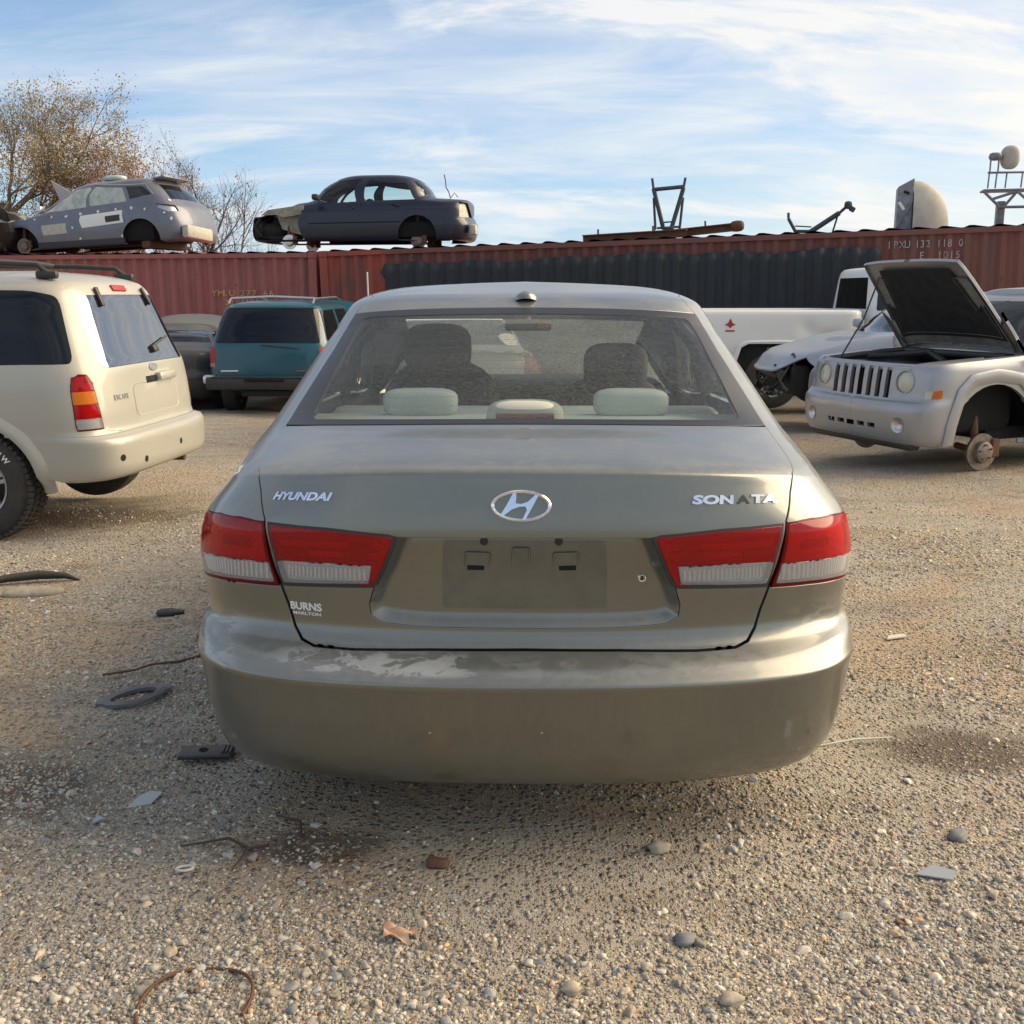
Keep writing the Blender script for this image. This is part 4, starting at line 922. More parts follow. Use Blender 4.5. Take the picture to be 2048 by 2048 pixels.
# ---- gold SUV at the left edge, tail towards us
def build_gold_suv():
    C = (.93, .42, .86, .86, .6, .75)
    rows = [(-2.02, .38, .80, .36, .34, 2.05, .30), (-2.19, .395, .85, .37, .35, 2.18, .34), (-2.225, .47, .868, .44, .42, 2.22, .45), (-2.225, .60, .876, .58, .56, 2.22, .56),
            (-2.205, .655, .88, .64, .62, 2.22, .62), (-2.14, .672, .88, .66, .64, 2.21, .66), (-2.128, .70, .882, .69, .67, 2.20, .70), (-2.12, .80, .886, .79, .77, 2.17, .76), (-2.10, .97, .882, .96, .92, 2.05, .88),
            (-2.085, 1.07, .868, 1.05, .99, 1.60, .99), (-2.06, 1.13, .85, 1.11, 1.05, 1.02, 1.06), (-1.95, 1.42, .765, 1.40, 1.36, .55, 1.40), (-1.895, 1.56, .715, 1.55, 1.52, .34, 1.55),
            (-1.85, 1.615, .66, 1.60, 1.59, .26, 1.60), (-1.65, 1.665, .48, 1.655, 1.65, .15, 1.65), (-1.4, 1.685, .22, 1.682, 1.68, .05, 1.675), (-1.3, 1.69, 0, 1.69, 1.69, 0, 1.68)]
    V = Vehicle('sport_utility_vehicle', (-4.66, 7.60, -.075), R(86), 'pale gold SUV cut off by the left picture edge, tail lamp this way', 'SUV', rows, 'gold_paint', .01, C)
    S = V.S; rt = V.root
    qw = V.yz([(-1.93, 1.11), (-1.80, 1.52), (-1.62, 1.56), (-.98, 1.565), (-.98, 1.09)]); qw = fillet(qw, .09)
    rd = V.yz([(-.60, .42), (-.60, .55), (-.78, .78), (-.88, 1.09), (-.86, 1.575), (.02, 1.575), (.06, 1.0), (.08, .42)]); rw = fillet(V.yz([(-.80, 1.10), (-.80, 1.54), (-.04, 1.54), (-.02, 1.06)]), .06)
    fd = V.yz([(.09, .42), (.07, 1.0), (.03, 1.575), (.30, 1.53), (.95, 1.06), (1.02, .42)]); fw = fillet(V.yz([(.05, 1.06), (.03, 1.53), (.24, 1.50), (.82, 1.08)]), .05)
    rg = fillet(V.rear([(-.66, 1.075), (-.59, 1.525), (.59, 1.525), (.66, 1.075)]), .07)
    fg = V.front([(-.68, 1.12), (-.58, 1.52), (.58, 1.52), (.68, 1.12)])
    lampz = V.yz([(-2.06, .70)])[0]
    zz = [S.vk[6]-.002, S.vk[8], S.vk[9]]
    v0 = S.vk[6]+.012; v1 = S.vk[8]+.075
    lamp = [(-.645, v0), (-.66, v0+.12), (-.69, v1-.05), (-.745, v1), (-.84, v1+.005), (-.93, v1-.02), (-.955, v1-.08), (-.965, v0+.03), (-.955, v0)]
    gate = [(0, S.vk[5]+.005), (-.45, S.vk[5]+.005), (-.60, S.vk[5]+.02), (-.625, v0), (-.64, v0+.12), (-.67, v1-.05), (-.72, v1+.025), (-.73, S.vk[11]), (-.74, S.vk[12]+.02), (-.55, S.vk[13]), (0, S.vk[13])]
    gate = sym(gate)
    V.body([(-1.27, .34, .405), (1.36, .34, .40)], [qw, rd, fd, lamp], [gate, fg], sp=.055, bsp=.03, vmin=S.vk[5])
    # bumper: its own moulding with a step and ragged underside
    arch = V.yz(arc(-1.27, .34, .405, 150, 205, 8), (-.6, 0), (0, .5))
    bl = [(0, S.vk[5]-.004), (-.5, S.vk[5]-.004), (-.9, S.vk[5]-.004)]+[(arch[0][0]-.0, S.vk[5]-.004)]+[a for a in arch[1:] if a[1] > .03]+[(-1.05, .025), (-.7, .02), (-.55, .06), (-.45, .03), (-.30, .05), (-.22, .02), (0, .04)]
    bp = V.part('bumper', sym(bl), sp=.035, gap=.003, flange=.03)
    for U, W in ((-.62, S.vk[2]+.06), (-.33, S.vk[2]+.01), (.05, S.vk[2]+.05)):
        m = on_skin(S, U, W, .001); bm = bmesh.new(); b2 = bmesh.new(); lathe(b2, [(.001, .0005), (.001, .018), (0, .022)], 'z', 14); join(bm, b2, m); bmobj('bolt_hole', bm, 'matte_black', bp)
    tg = V.part('tailgate', gate, holes=[rg], sp=.03, gap=.004)
    gl = V.part('rear_window', rg, 'privacy_glass', sp=.05, gap=.001, off=.001, flange=.004, parent=tg)
    # recessed plate panel, handle, badge, hinges, wiper, high brake lamp
    pr = fillet(V.rear([(-.36, .74), (-.36, .95), (.36, .95), (.36, .74)]), .05)
    low = pr+[pr[0]]
    def dd(U, W):
        d = pdist(pr, U, W); t = np.clip(d/.03, 0, 1); return .002-.016*t*t*(3-2*t)
    V.part('plate_panel', pr, sp=.015, gap=0, flange=0, disp=dd, parent=tg)
    def onrear(x, z, off): U, W = V.rear([(x, z)])[0]; return on_skin(S, U, W, off)
    def rearbox(name, x, z, s, mat, off, bev=.004, rot=0, parent=None):
        bm = bmesh.new(); b2 = bmesh.new(); bbox(b2, (0, 0, 0), s, (0, 0, rot), bev, 2); join(bm, b2, onrear(x, z, off)); return bmobj(name, bm, mat, parent or tg, 40)
    rearbox('handle', .16, .975, (.30, .06, .05), 'gold_paint', .02, .02); rearbox('handle_cavity', -.06, .965, (.16, .045, .006), 'matte_black', .002, .002)
    for x in (-.12, .10): rearbox('screw', x, .80, (.02, .022, .006), 'dark_metal', -.012, .002)
    for x in (-.36, .36): rearbox('hinge', x, 1.515, (.035, .13, .02), 'black_plastic', .012, .006, R(8))
    rearbox('high_brake_light', -.02, 1.572, (.20, .045, .02), 'sticker_red', .004, .008)
    wp = rearbox('wiper', .27, 1.205, (.30, .014, .015), 'black_plastic', .018, .004, R(6)); rearbox('wiper_motor', .13, 1.16, (.085, .05, .03), 'black_plastic', .012, .01, 0, tg)
    m = onrear(0, 1.045, .002); bm = bmesh.new(); b2 = bmesh.new(); lathe(b2, [(0, .045), (.006, .043), (.007, .036), (.004, .0005)], 'z', 24); join(bm, b2, m @ Matrix.Diagonal((1.45, .62, 1, 1))); bmobj('oval_badge', bm, 'chrome_dull', tg, 40)
    badge_word(V, 'ESCAPE', (-.52, .885), 'xz', (0, -1, .1), .034, .17, 'chrome_dull', .003, (-.42, 0), (.42, 1))
    # tail lamps: four tiers
    for s in (-1, 1):
        f = (lambda P: P) if s < 0 else mirror_pts
        hs = panel('tail_light', S, f(lamp), (), 'reflector', rt, .03, gap=.002, off=-.012, flange=.01)
        h = v1+.005-v0
        def band(a, b, mat, nm):
            vs = np.linspace(v0+h*a, v0+h*b, 4); lo_ = np.array(lamp[:4]); ro = np.array(lamp[5:])[::-1]
            le = [(float(np.interp(v, lo_[:, 1], lo_[:, 0])), v) for v in vs]; re = [(float(np.interp(v, ro[:, 1], ro[:, 0])), v) for v in vs]
            panel(nm, S, f(le+re[::-1]), (), mat, hs, .02, gap=.0035, off=.004, flange=.014)
        band(0, .20, 'clear_lens', 'reverse_lens'); band(.20, .46, 'red_lens', 'lower_red_lens'); band(.46, .70, 'amber_lens', 'amber_lens'); band(.70, .985, 'red_lens', 'upper_red_lens')
        panel('lamp_rim', S, f(inset(lamp, -.006)), [f(inset(lamp, .002))], 'dark_red_lens', hs, .03, off=.002, flange=.01)
        d1 = panel('rear_door', S, f(rd), [f(rw)], 'gold_paint', rt, .06, .04, .004); panel('rear_door_window', S, f(rw), (), 'dark_pane', d1, .08, gap=.001, off=-.003, flange=0)
        d2 = panel('front_door', S, f(fd), [f(fw)], 'gold_paint', rt, .06, .04, .004); panel('front_door_window', S, f(fw), (), 'tint_glass', d2, .08, gap=.001, off=-.003, flange=0)
        panel('quarter_window', S, f(qw), (), 'dark_pane', rt, .06, gap=.001, off=-.002, flange=.004)
        # moulded arch flares
        for cy, rr in ((-1.27, .405), (1.36, .40)):
            bm = bmesh.new(); ring = []
            for a in np.linspace(2, 184, 26):
                y, z = cy+rr*math.cos(R(a)), .34+rr*math.sin(R(a)); u = V.yz([(y, max(z, .36))])[0]; n = S.normal(*u)[0]; p = S.at(*u)[0]; d = Vector((0, math.cos(R(a)), math.sin(R(a)))); n = Vector(n)
                p = Vector((p[0], y, z)); q = [p-n*.05, p+n*.016, p+n*.024+d*.02, p+n*.016+d*.055, p+n*.001+d*.085]
                ring.append([bm.verts.new((v.x*(-s), v.y, v.z)) for v in q])
            for a, b in zip(ring, ring[1:]):
                for i in range(4): bm.faces.new((a[i], a[i+1], b[i+1], b[i]))
            bmobj('arch_flare', bm, 'gold_paint', rt, 50)
        # roof rack
        bm = bmesh.new(); tube(bm, [(s*.56, -1.72, 1.64), (s*.56, -1.62, 1.715), (s*.56, -1.3, 1.73), (s*.56, -.4, 1.74), (s*.56, .1, 1.72), (s*.56, .2, 1.66)], .018, 8)
        rk = bmobj('roof_rail', bm, 'black_plastic', rt, 60)
        V.box('rail_foot', (s*.56, -1.68, 1.655), (.05, .14, .05), 'black_plastic', .015, parent=rk)
    for y in (-1.15, -.2):
        bm = bmesh.new(); tube(bm, [(-.56, y, 1.735), (-.3, y, 1.75), (.3, y, 1.75), (.56, y, 1.735)], .016, 8); bmobj('cross_bar', bm, 'dark_trim', rt, 60)
    V.part('windshield', fg, 'tint_glass', sp=.08, gap=.001, off=-.003, flange=0)
    V.box('cabin', (0, -.5, .72), (1.6, 3.0, .66), 'matte_black', .05); V.box('chassis', (0, 0, .42), (1.3, 3.9, .16), 'underside', .03)
    for x, y in ((-.77, -1.27), (.77, -1.27), (-.77, 1.36), (.77, 1.36)):
        w = wheel(rt, (x, y, .345), .352, .235, side=-1 if x < 0 else 1, rim='alloy', tread=(x < 0 and y < 0), rim_r=.56)
        if x < 0 and y < 0:   # raised white lettering on the tyre wall
            for k, (ch, a) in enumerate(zip('WILDERNESS', np.linspace(40, 128, 10))):
                aa = R(a); rr = .268; mt = Matrix.Translation((-.119, -rr*math.cos(aa)*-1*-1, rr*math.sin(aa))) @ Matrix.Rotation(R(90)-aa, 4, 'X') @ Matrix(((0, 0, -1, 0), (-1, 0, 0, 0), (0, 1, 0, 0), (0, 0, 0, 1)))
                text('tyre_lettering', ch, .05, 'white_print', w, mt, .002, 0, .001)
    bm = bmesh.new(); cyl(bm, (-.7, -1.27, .345), (.7, -1.27, .345), .05); blob(bm, (.1, -1.27, .34), (.14, .13, .12), 2); bmobj('rear_axle', bm, 'underside', rt)
    bm = bmesh.new(); tube(bm, [(.35, -1.2, .36), (.38, -1.7, .36), (.40, -2.12, .36)], .03, 8); bmobj('exhaust', bm, 'rust_steel', rt)
build_gold_suv()

# ---- teal SUV further back
def build_teal_suv():
    C = (.93, .40, .86, .86, .6, .75)
    rows = [(-2.20, .40, .80, .38, .36, 2.2, .34), (-2.25, .46, .84, .44, .42, 2.28, .45), (-2.26, .60, .86, .58, .56, 2.30, .58), (-2.25, .80, .865, .79, .76, 2.28, .74), (-2.235, .98, .855, .97, .92, 2.2, .90),
            (-2.22, 1.045, .845, 1.03, .98, 1.75, 1.0), (-2.19, 1.09, .83, 1.08, 1.02, 1.25, 1.05), (-2.03, 1.40, .74, 1.39, 1.35, .75, 1.40), (-1.95, 1.53, .69, 1.52, 1.50, .55, 1.52), (-1.90, 1.575, .63, 1.565, 1.555, .45, 1.56), (-1.7, 1.615, .45, 1.61, 1.60, .3, 1.60), (-1.5, 1.63, .2, 1.63, 1.62, .2, 1.62), (-1.4, 1.635, 0, 1.635, 1.63, .1, 1.63)]
    V = Vehicle('teal_sport_utility_vehicle', (-3.55, 17.3, -.27), R(-1.5), 'teal SUV with dark tailgate glass, parked tail-on before the red container', 'SUV', rows, 'teal_paint', .01, C)
    S = V.S; rt = V.root
    rg = fillet(V.rear([(-.745, 1.045), (-.65, 1.525), (.65, 1.525), (.745, 1.045)]), .06); fg = V.front([(-.62, 1.13), (-.55, 1.49), (.55, 1.49), (.62, 1.13)])
    qw = V.yz([(-2.02, 1.08), (-1.88, 1.49), (-1.0, 1.50), (-1.0, 1.06)]); rw = V.yz([(-.90, 1.06), (-.90, 1.50), (-.06, 1.50), (-.02, 1.05)]); fw = V.yz([(.08, 1.05), (.05, 1.49), (.36, 1.46), (.95, 1.06)])
    hoodp = [(S.HL*.84, S.vk[4]+.03), (S.HL*1.16, S.vk[4]+.03), (S.HL*1.20, S.vk[5]), (S.HL*1.21, S.vk[6]), (S.HL*.79, S.vk[6]), (S.HL*.80, S.vk[5])]
    lamp = fillet(V.rear([(-.855, .72), (-.845, .99), (-.73, .99), (-.73, .72)]), .02); gate = sym(V.rear([(0, .60), (-.69, .60), (-.71, .72), (-.715, 1.01), (0, 1.015)]))
    V.body([(-1.33, .36, .40), (1.30, .36, .40)], [qw, rw, fw, lamp], [rg, fg, gate], sp=.08)
    tg = V.part('tailgate', gate, sp=.07, gap=.004); V.part('rear_window', rg, 'dark_pane', sp=.08, off=.002, flange=.006, gap=0)
    for s in (-1, 1):
        f = (lambda P: P) if s < 0 else mirror_pts
        h = panel('tail_light', S, f(lamp), (), 'sticker_red', rt, .05, off=.004, flange=.02); zz = V.rear([(-.84, .715), (-.84, .765), (-.74, .765), (-.74, .715)]); panel('reverse_lens', S, f(zz), (), 'clear_lens', h, .05, off=.007, flange=.006)
        panel('quarter_window', S, f(qw), (), 'tint_glass', rt, .1, off=-.003, flange=0); panel('rear_side_window', S, f(rw), (), 'tint_glass', rt, .1, off=-.003, flange=0); panel('front_side_window', S, f(fw), (), 'tint_glass', rt, .1, off=-.003, flange=0)
        bm = bmesh.new(); tube(bm, [(s*.60, -1.85, 1.58), (s*.60, -1.75, 1.65), (s*.60, -.2, 1.67), (s*.60, .2, 1.62)], .016, 6); bmobj('roof_rail', bm, 'chrome_dull', rt, 60)
        if s > 0: V.box('door_mirror', (s*.98, .85, 1.13), (.18, .10, .14), 'black_plastic', .04)
        V.box('bumper_corner', (s*.80, -2.27, .55), (.16, .16, .12), 'chrome_dull', .03)
    bm = bmesh.new(); tube(bm, [(-.60, -1.72, 1.66), (0, -1.72, 1.685), (.60, -1.72, 1.66)], .016, 6); bmobj('cross_bar', bm, 'chrome_dull', rt, 60)
    V.part('windshield', fg, 'tint_glass', sp=.1, off=-.003, flange=0)
    V.box('bumper', (0, -2.31, .50), (1.66, .16, .18), 'black_plastic', .03); V.box('bumper_strip', (0, -2.385, .585), (1.5, .03, .02), 'dark_metal', .006)
    V.box('step_pad', (0, -2.38, .55), (.55, .06, .05), 'matte_black', .01); V.box('tow_hitch', (0, -2.25, .36), (.7, .14, .09), 'underside', .02)
    U, W = V.rear([(.20, 1.0)])[0]; m = on_skin(S, U, W, .02); bm = bmesh.new(); b2 = bmesh.new(); bbox(b2, (0, 0, 0), (.52, .018, .02), (0, 0, R(-7)), .004); join(bm, b2, m); bmobj('wiper', bm, 'black_plastic', tg)
    for x in (-.52, .55):
        U, W = V.rear([(x, .665)])[0]; m = on_skin(S, U, W, .004); bm = bmesh.new(); b2 = bmesh.new(); bbox(b2, (0, 0, 0), (.26, .022, .006), (0, 0, 0), .002); join(bm, b2, m); bmobj('badge', bm, 'copper_badge' if x > 0 else 'chrome_dull', tg)
    # raised bonnet standing behind the roof line
    hd = V.part('hood', hoodp, 'teal_paint', sp=.1, off=.0, flange=.03); piv = Vector((0, 1.2, 1.05)); hd.data.transform(Matrix.Translation(piv) @ Matrix.Rotation(R(50), 4, 'X') @ Matrix.Translation(-piv))
    V.box('cabin', (0, -.4, .74), (1.5, 3.0, .60), 'matte_black', .05); V.box('engine', (0, 1.65, .72), (1.0, .7, .45), 'underside', .06); V.box('chassis', (0, 0, .42), (1.2, 4.1, .16), 'underside', .03)
    for x, y in ((-.73, -1.33), (.73, -1.33), (-.73, 1.30), (.73, 1.30)): wheel(rt, (x, y, .345), .35, .23, side=-1 if x < 0 else 1)
build_teal_suv()

# ---- generic three-box sedan skin
def sedan_rows(L=4.7, W=.90, H=1.44, belt=.98, hood=.86, deck=1.02, nose=.52, rear_roof=-.95, front_roof=.42, cowl=1.05, tailbase=-1.55):
    h = L/2
    return [(-h+.25, .22, W-.10, .20, .20, h-.2, .20), (-h+.08, .24, W-.05, .22, .21, h-.06, .23), (-h+.01, .40, W-.01, .38, .36, h, .38), (-h, .55, W, .53, .50, h-.01, .50), (-h+.05, .62, W, .62, .58, h-.06, nose+.08), (-h+.06, .80, W-.005, .78, .72, h-.20, .68),
            (-h+.08, deck-.04, W-.05, belt-.08, belt-.10, h-.60, hood-.08), (-h+.12, deck, W-.07, belt-.04, belt-.06, h-.75, hood-.04), (tailbase-.3, deck+.03, W-.085, belt, belt-.03, cowl+.25, hood+.05), (tailbase, deck+.05, W-.09, belt+.04, belt, cowl, hood+.09),
            ((tailbase+rear_roof)/2, (deck+H)/2+.03, W-.16, (belt+H)/2, (belt+H)/2-.02, (cowl+front_roof)/2, (hood+H)/2+.06), (rear_roof, H-.08, W-.25, H-.10, H-.12, front_roof, H-.08), (rear_roof+.12, H-.04, W-.31, H-.05, H-.055, front_roof-.12, H-.045), (rear_roof+.35, H-.012, W-.48, H-.015, H-.015, front_roof-.3, H-.015), (rear_roof+.6, H, 0, H, H, front_roof-.5, H)]

def build_silver_sedan():
    rows = sedan_rows(4.7, .90, 1.42, .98, .84, 1.0, .42)
    V = Vehicle('silver_sedan', (5.19, 13.42, .06), R(91), 'silver-blue sedan without headlamps, nose wedged between white pickup and silver SUV', 'car', rows, 'silver_blue_paint')
    S = V.S; rt = V.root; HL = S.HL
    w1 = V.yz([(-1.35, 1.03), (-.88, 1.31), (-.18, 1.33), (-.12, .99)]); w2 = V.yz([(-.06, .99), (-.10, 1.33), (.30, 1.30), (.95, .96)])
    fg = V.front([(-.72, .97), (-.55, 1.32), (.55, 1.32), (.72, .97)]); rg = V.rear([(-.66, 1.08), (-.52, 1.32), (.52, 1.32), (.66, 1.08)])
    socket = [(-HL*.96, S.vk[4]-.02), (-HL*.80, S.vk[5]-.06), (-HL*.79, S.vk[5]+.04), (-HL*.93, S.vk[5]-.02)]
    nose = [(HL*.80, -.05), (HL*1.20, -.05), (HL*1.20, S.vk[4]), (HL*1.15, S.vk[5]-.03), (HL*1.06, S.vk[4]-.01), (HL, S.vk[4]-.03), (HL*.94, S.vk[4]-.01), (HL*.85, S.vk[5]-.03), (HL*.80, S.vk[4])]
    V.body([(-1.35, .31, .36), (1.40, .31, .36)], [w1, w2], [fg, rg, nose], sp=.08)
    for s in (-1, 1):
        f = (lambda P: P) if s < 0 else mirror_pts
        panel('rear_side_window', S, f(w1), (), 'tint_glass', rt, .1, off=-.003, flange=0); panel('front_side_window', S, f(w2), (), 'tint_glass', rt, .1, off=-.003, flange=0)
        V.box('door_mirror', (s*.97, .80, 1.02), (.18, .12, .12), 'silver_blue_paint', .04)
        bm = bmesh.new(); lathe(bm, [(0, .03), (.04, .07), (.05, .09), (.03, .10)], 'y', 16, (s*.62, 2.02, .62)); bmobj('lamp_bracket', bm, 'dark_metal', rt)
    V.part('windshield', fg, 'tint_glass', sp=.1, off=-.003, flange=0); V.part('rear_window', rg, 'tint_glass', sp=.1, off=-.003, flange=0)
    V.box('cabin', (0, -.3, .60), (1.6, 2.6, .66), 'matte_black', .05); V.box('radiator_support', (0, 1.98, .40), (1.5, .2, .36), 'underside', .04); V.box('crash_bar', (0, 2.16, .46), (1.3, .08, .12), 'black_plastic', .03); V.box('engine', (0, 1.5, .5), (1.2, .7, .4), 'underside', .05)
    bm = bmesh.new()
    for i in range(14):
        a = rng.uniform(-.75, .75); z = rng.uniform(.25, .6); tube(bm, [(a, 2.1, z), (a+rng.uniform(-.2, .2), 2.22, z-rng.uniform(0, .2)), (a+rng.uniform(-.3, .3), 2.16, z-rng.uniform(.1, .3))], .016, 5)
    o = bmobj('torn_brackets', bm, 'dark_metal', rt); o['kind'] = 'stuff'
    for x, y in ((-.77, -1.35), (.77, -1.35), (-.77, 1.40), (.77, 1.40)): wheel(rt, (x, y, .30), .31, .2, side=-1 if x < 0 else 1)
build_silver_sedan()

# ---- silver SUV with its bonnet up
def build_silver_suv():
    C = (.92, .40, .85, .93, .34, .86)
    rows = [(-2.05, .30, .80, .28, .26, 1.98, .27), (-2.17, .34, .85, .32, .28, 2.12, .29), (-2.20, .44, .872, .42, .40, 2.17, .40), (-2.20, .60, .878, .58, .56, 2.185, .56), (-2.16, .66, .88, .66, .64, 2.17, .635), (-2.14, .70, .88, .70, .69, 2.10, .665), (-2.13, .82, .88, .81, .80, 2.085, .80), (-2.12, .97, .872, .96, .945, 2.065, .93),
            (-2.11, 1.03, .855, 1.02, .99, 2.03, .975), (-2.08, 1.08, .84, 1.07, 1.025, 1.55, 1.02), (-2.03, 1.13, .825, 1.12, 1.07, .90, 1.06), (-1.93, 1.38, .755, 1.37, 1.34, .56, 1.36), (-1.87, 1.54, .70, 1.53, 1.52, .36, 1.54), (-1.82, 1.585, .64, 1.58, 1.57, .26, 1.575), (-1.6, 1.63, .45, 1.625, 1.62, .25, 1.62), (-1.4, 1.65, .2, 1.648, 1.64, .1, 1.64), (-1.3, 1.655, 0, 1.655, 1.65, 0, 1.65)]
    V = Vehicle('silver_sport_utility_vehicle', (5.02, 10.75, -.12), R(112), 'silver SUV with seven-slot grille, bonnet propped open and front wheel missing', 'SUV', rows, 'silver_paint', .01, C, tilt=(0, 0))
    S = V.S; rt = V.root; HL = S.HL
    rw = V.yz([(-.95, 1.08), (-.93, 1.50), (-.08, 1.51), (-.02, 1.07)]); fw = V.yz([(.06, 1.07), (.02, 1.51), (.28, 1.49), (.74, 1.08)]); qw = V.yz([(-1.95, 1.10), (-1.80, 1.49), (-1.1, 1.5), (-1.1, 1.09)])
    fg = V.front([(-.68, 1.11), (-.58, 1.50), (.58, 1.50), (.68, 1.11)]); rg = V.rear([(-.62, 1.10), (-.55, 1.47), (.55, 1.47), (.62, 1.10)])
    hp = [(HL*.912, S.vk[8]+.0), (HL*1.088, S.vk[8]+.0), (HL*1.115, S.vk[8]+.07), (HL*1.145, S.vk[9]), (HL*1.165, S.vk[10]-.01), (HL*.835, S.vk[10]-.01), (HL*.855, S.vk[9]), (HL*.885, S.vk[8]+.07)]
    def fr(x, z): return V.front([(x, z)])[0]
    slots = []
    for k in range(7):
        x = (k-3)*.118; slots.append(V.front([(x-.034, .672), (x-.034, .942), (x+.034, .942), (x+.034, .672)]))
    lows = [V.front([(x-.05, .40), (x-.05, .445), (x+.05, .445), (x+.05, .40)]) for x in (-.28, -.14, .0, .14, .28)]
    hl = [V.front([(sx*.555+.095*math.cos(a), .825+.095*math.sin(a)) for a in np.linspace(0, 2*math.pi, 17)[:-1]]) for sx in (-1, 1)]
    fogs = [V.front([(sx*.60+.062*math.cos(a), .455+.062*math.sin(a)) for a in np.linspace(0, 2*math.pi, 17)[:-1]]) for sx in (-1, 1)]
    V.body([(-1.28, .36, .43), (1.34, .36, .45)], [rw, fw, qw], [hp, fg, rg]+slots+lows+hl+fogs, sp=.05, bsp=.025, flange=.035)
    bm = bmesh.new(); bbox(bm, (0, 2.0, .80), (.86, .02, .34)); bmobj('grille_mesh', bm, 'matte_black', rt)
    bm = bmesh.new(); bbox(bm, (0, 2.06, .42), (.8, .02, .12)); bmobj('intake_mesh', bm, 'matte_black', rt)
    for sx in (-1, 1):
        U, W = fr(sx*.555, .825); m = on_skin(S, U, W, -.03)
        bm = bmesh.new(); b2 = bmesh.new(); lathe(b2, [(.034, .0005), (.031, .055), (.020, .088), (.0, .094), (-.05, .05)], 'z', 24); join(bm, b2, m); hlo = bmobj('headlight', bm, 'old_lamp', rt, 50)
        bm = bmesh.new(); b2 = bmesh.new(); lathe(b2, [(.015, .093), (.036, .097), (.036, .106), (.012, .112)], 'z', 24); join(bm, b2, m); bmobj('lamp_ring', bm, 'silver_paint', hlo, 40)
        U, W = fr(sx*.60, .455); m = on_skin(S, U, W, -.035)
        bm = bmesh.new(); b2 = bmesh.new(); lathe(b2, [(.0, .0005), (.004, .03), (.02, .052), (.036, .061), (.038, .068)], 'z', 22); join(bm, b2, m); bmobj('fog_lamp', bm, 'chrome_dull', rt, 50)
        # side turn lamps wrap the corner
        v = S.vk[5]+.04; ul = HL*(1-.128) if sx > 0 else HL*(1+.128); d = sx
        a = [(ul, v-.04), (ul, v+.035), (ul-d*.13, v+.035), (ul-d*.12, v-.04)]; b = [(ul-d*.13, v-.04), (ul-d*.13, v+.035), (ul-d*.30, v+.045), (ul-d*.31, v-.025)]
        t = panel('turn_lamp', S, a if sx > 0 else a[::-1], (), 'old_lamp', rt, .03, off=.004, flange=.02, gap=.002); panel('amber_lens', S, b, (), 'amber_lens', t, .03, off=.005, flange=.02, gap=.002)
    for s in (-1, 1):
        f = (lambda P: P) if s < 0 else mirror_pts
        for nm, p in (('rear_side_window', rw), ('front_side_window', fw), ('quarter_window', qw)): panel(nm, S, f(p), (), 'tint_glass', rt, .1, off=-.003, flange=0)
        for cy, rr in ((-1.28, .43), (1.34, .45)):
            bm = bmesh.new(); ring = []
            path = [(cy-rr*.99, .32), (cy-rr*.96, .45), (cy-rr*.80, .70), (cy-rr*.55, .80), (cy, .83), (cy+rr*.55, .80), (cy+rr*.78, .70), (cy+rr*.93, .45), (cy+rr*.97, .30)]
            P = dense(path, .05, False)
            for i, (y, z) in enumerate(P):
                u = V.yz([(y, max(z, .31))])[0]; n = Vector(S.normal(*u)[0]); p = S.at(*u)[0]; p = Vector((p[0], y, z)); d = Vector((0, y-cy, z-.36)).normalized()
                q = [p-n*.05, p+n*.012, p+n*.018+d*.008, p+n*.018+d*.095, p+n*.010+d*.11, p-n*.004+d*.112]; ring.append([bm.verts.new((v.x*(-s), v.y, v.z)) for v in q])
            for a, b in zip(ring, ring[1:]):
                for i in range(5): bm.faces.new((a[i], a[i+1], b[i+1], b[i]))
            bmobj('arch_flare', bm, 'silver_paint', rt, 50)
        V.box('door_mirror', (s*.99, .78, 1.10), (.20, .12, .17), 'silver_paint', .05)
        V.box('arch_liner', (s*.45, 1.34, .60), (.5, .84, .5), 'matte_black', .1)
    V.part('windshield', fg, 'tint_glass', sp=.1, off=-.003, flange=0); V.part('rear_window', rg, 'privacy_glass', sp=.1, off=-.003, flange=0)
    # open bonnet: skin, inner frame and liner
    piv = Vector((0, .92, 1.05)); rot = Matrix.Translation(piv) @ Matrix.Rotation(R(53), 4, 'X') @ Matrix.Translation(-piv)
    hd = V.part('hood', hp, 'silver_paint', sp=.05, off=.0, flange=.03); hd.data.transform(rot)
    inn = inset(hp, .03); hc = np.mean(hp, 0); fr2 = [tuple(hc+.60*(np.array(q)-hc)) for q in hp]
    p2 = panel('hood_frame', S, inn, [fr2], 'hood_inner', hd, .05, off=-.02, flange=.012); p2.data.transform(rot)
    p3 = panel('hood_liner', S, [tuple(hc+.66*(np.array(q)-hc)) for q in hp], (), 'hood_liner', hd, .06, off=-.026, flange=0); p3.data.transform(rot)
    bm = bmesh.new(); tube(bm, [(.50, 1.95, .95), (.42, 1.75, 1.35), (.40, 1.62, 1.72)], .008, 6); bmobj('prop_rod', bm, 'dark_metal', rt)
    # engine bay
    V.box('engine_bay', (0, 1.46, .66), (1.34, 1.04, .30), 'matte_black', .02); V.box('engine_cover', (.05, 1.55, .86), (.62, .5, .16), 'black_plastic', .05); V.box('air_box', (-.45, 1.75, .86), (.32, .34, .2), 'black_plastic', .05); V.box('battery', (.5, 1.75, .86), (.22, .28, .18), 'dark_trim', .02); V.box('coolant_tank', (-.5, 1.35, .92), (.18, .2, .14), 'sticker_cream', .04); V.box('crossmember', (0, 2.0, .935), (1.2, .1, .05), 'silver_paint', .015)
    bm = bmesh.new(); tube(bm, [(-.4, 1.5, .98), (-.1, 1.4, 1.05), (.3, 1.45, 1.0), (.5, 1.6, .98)], .03, 8); bmobj('intake_hose', bm, 'rubber_clean', rt)
    V.box('cowl', (0, .98, 1.02), (1.3, .14, .06), 'black_plastic', .02)
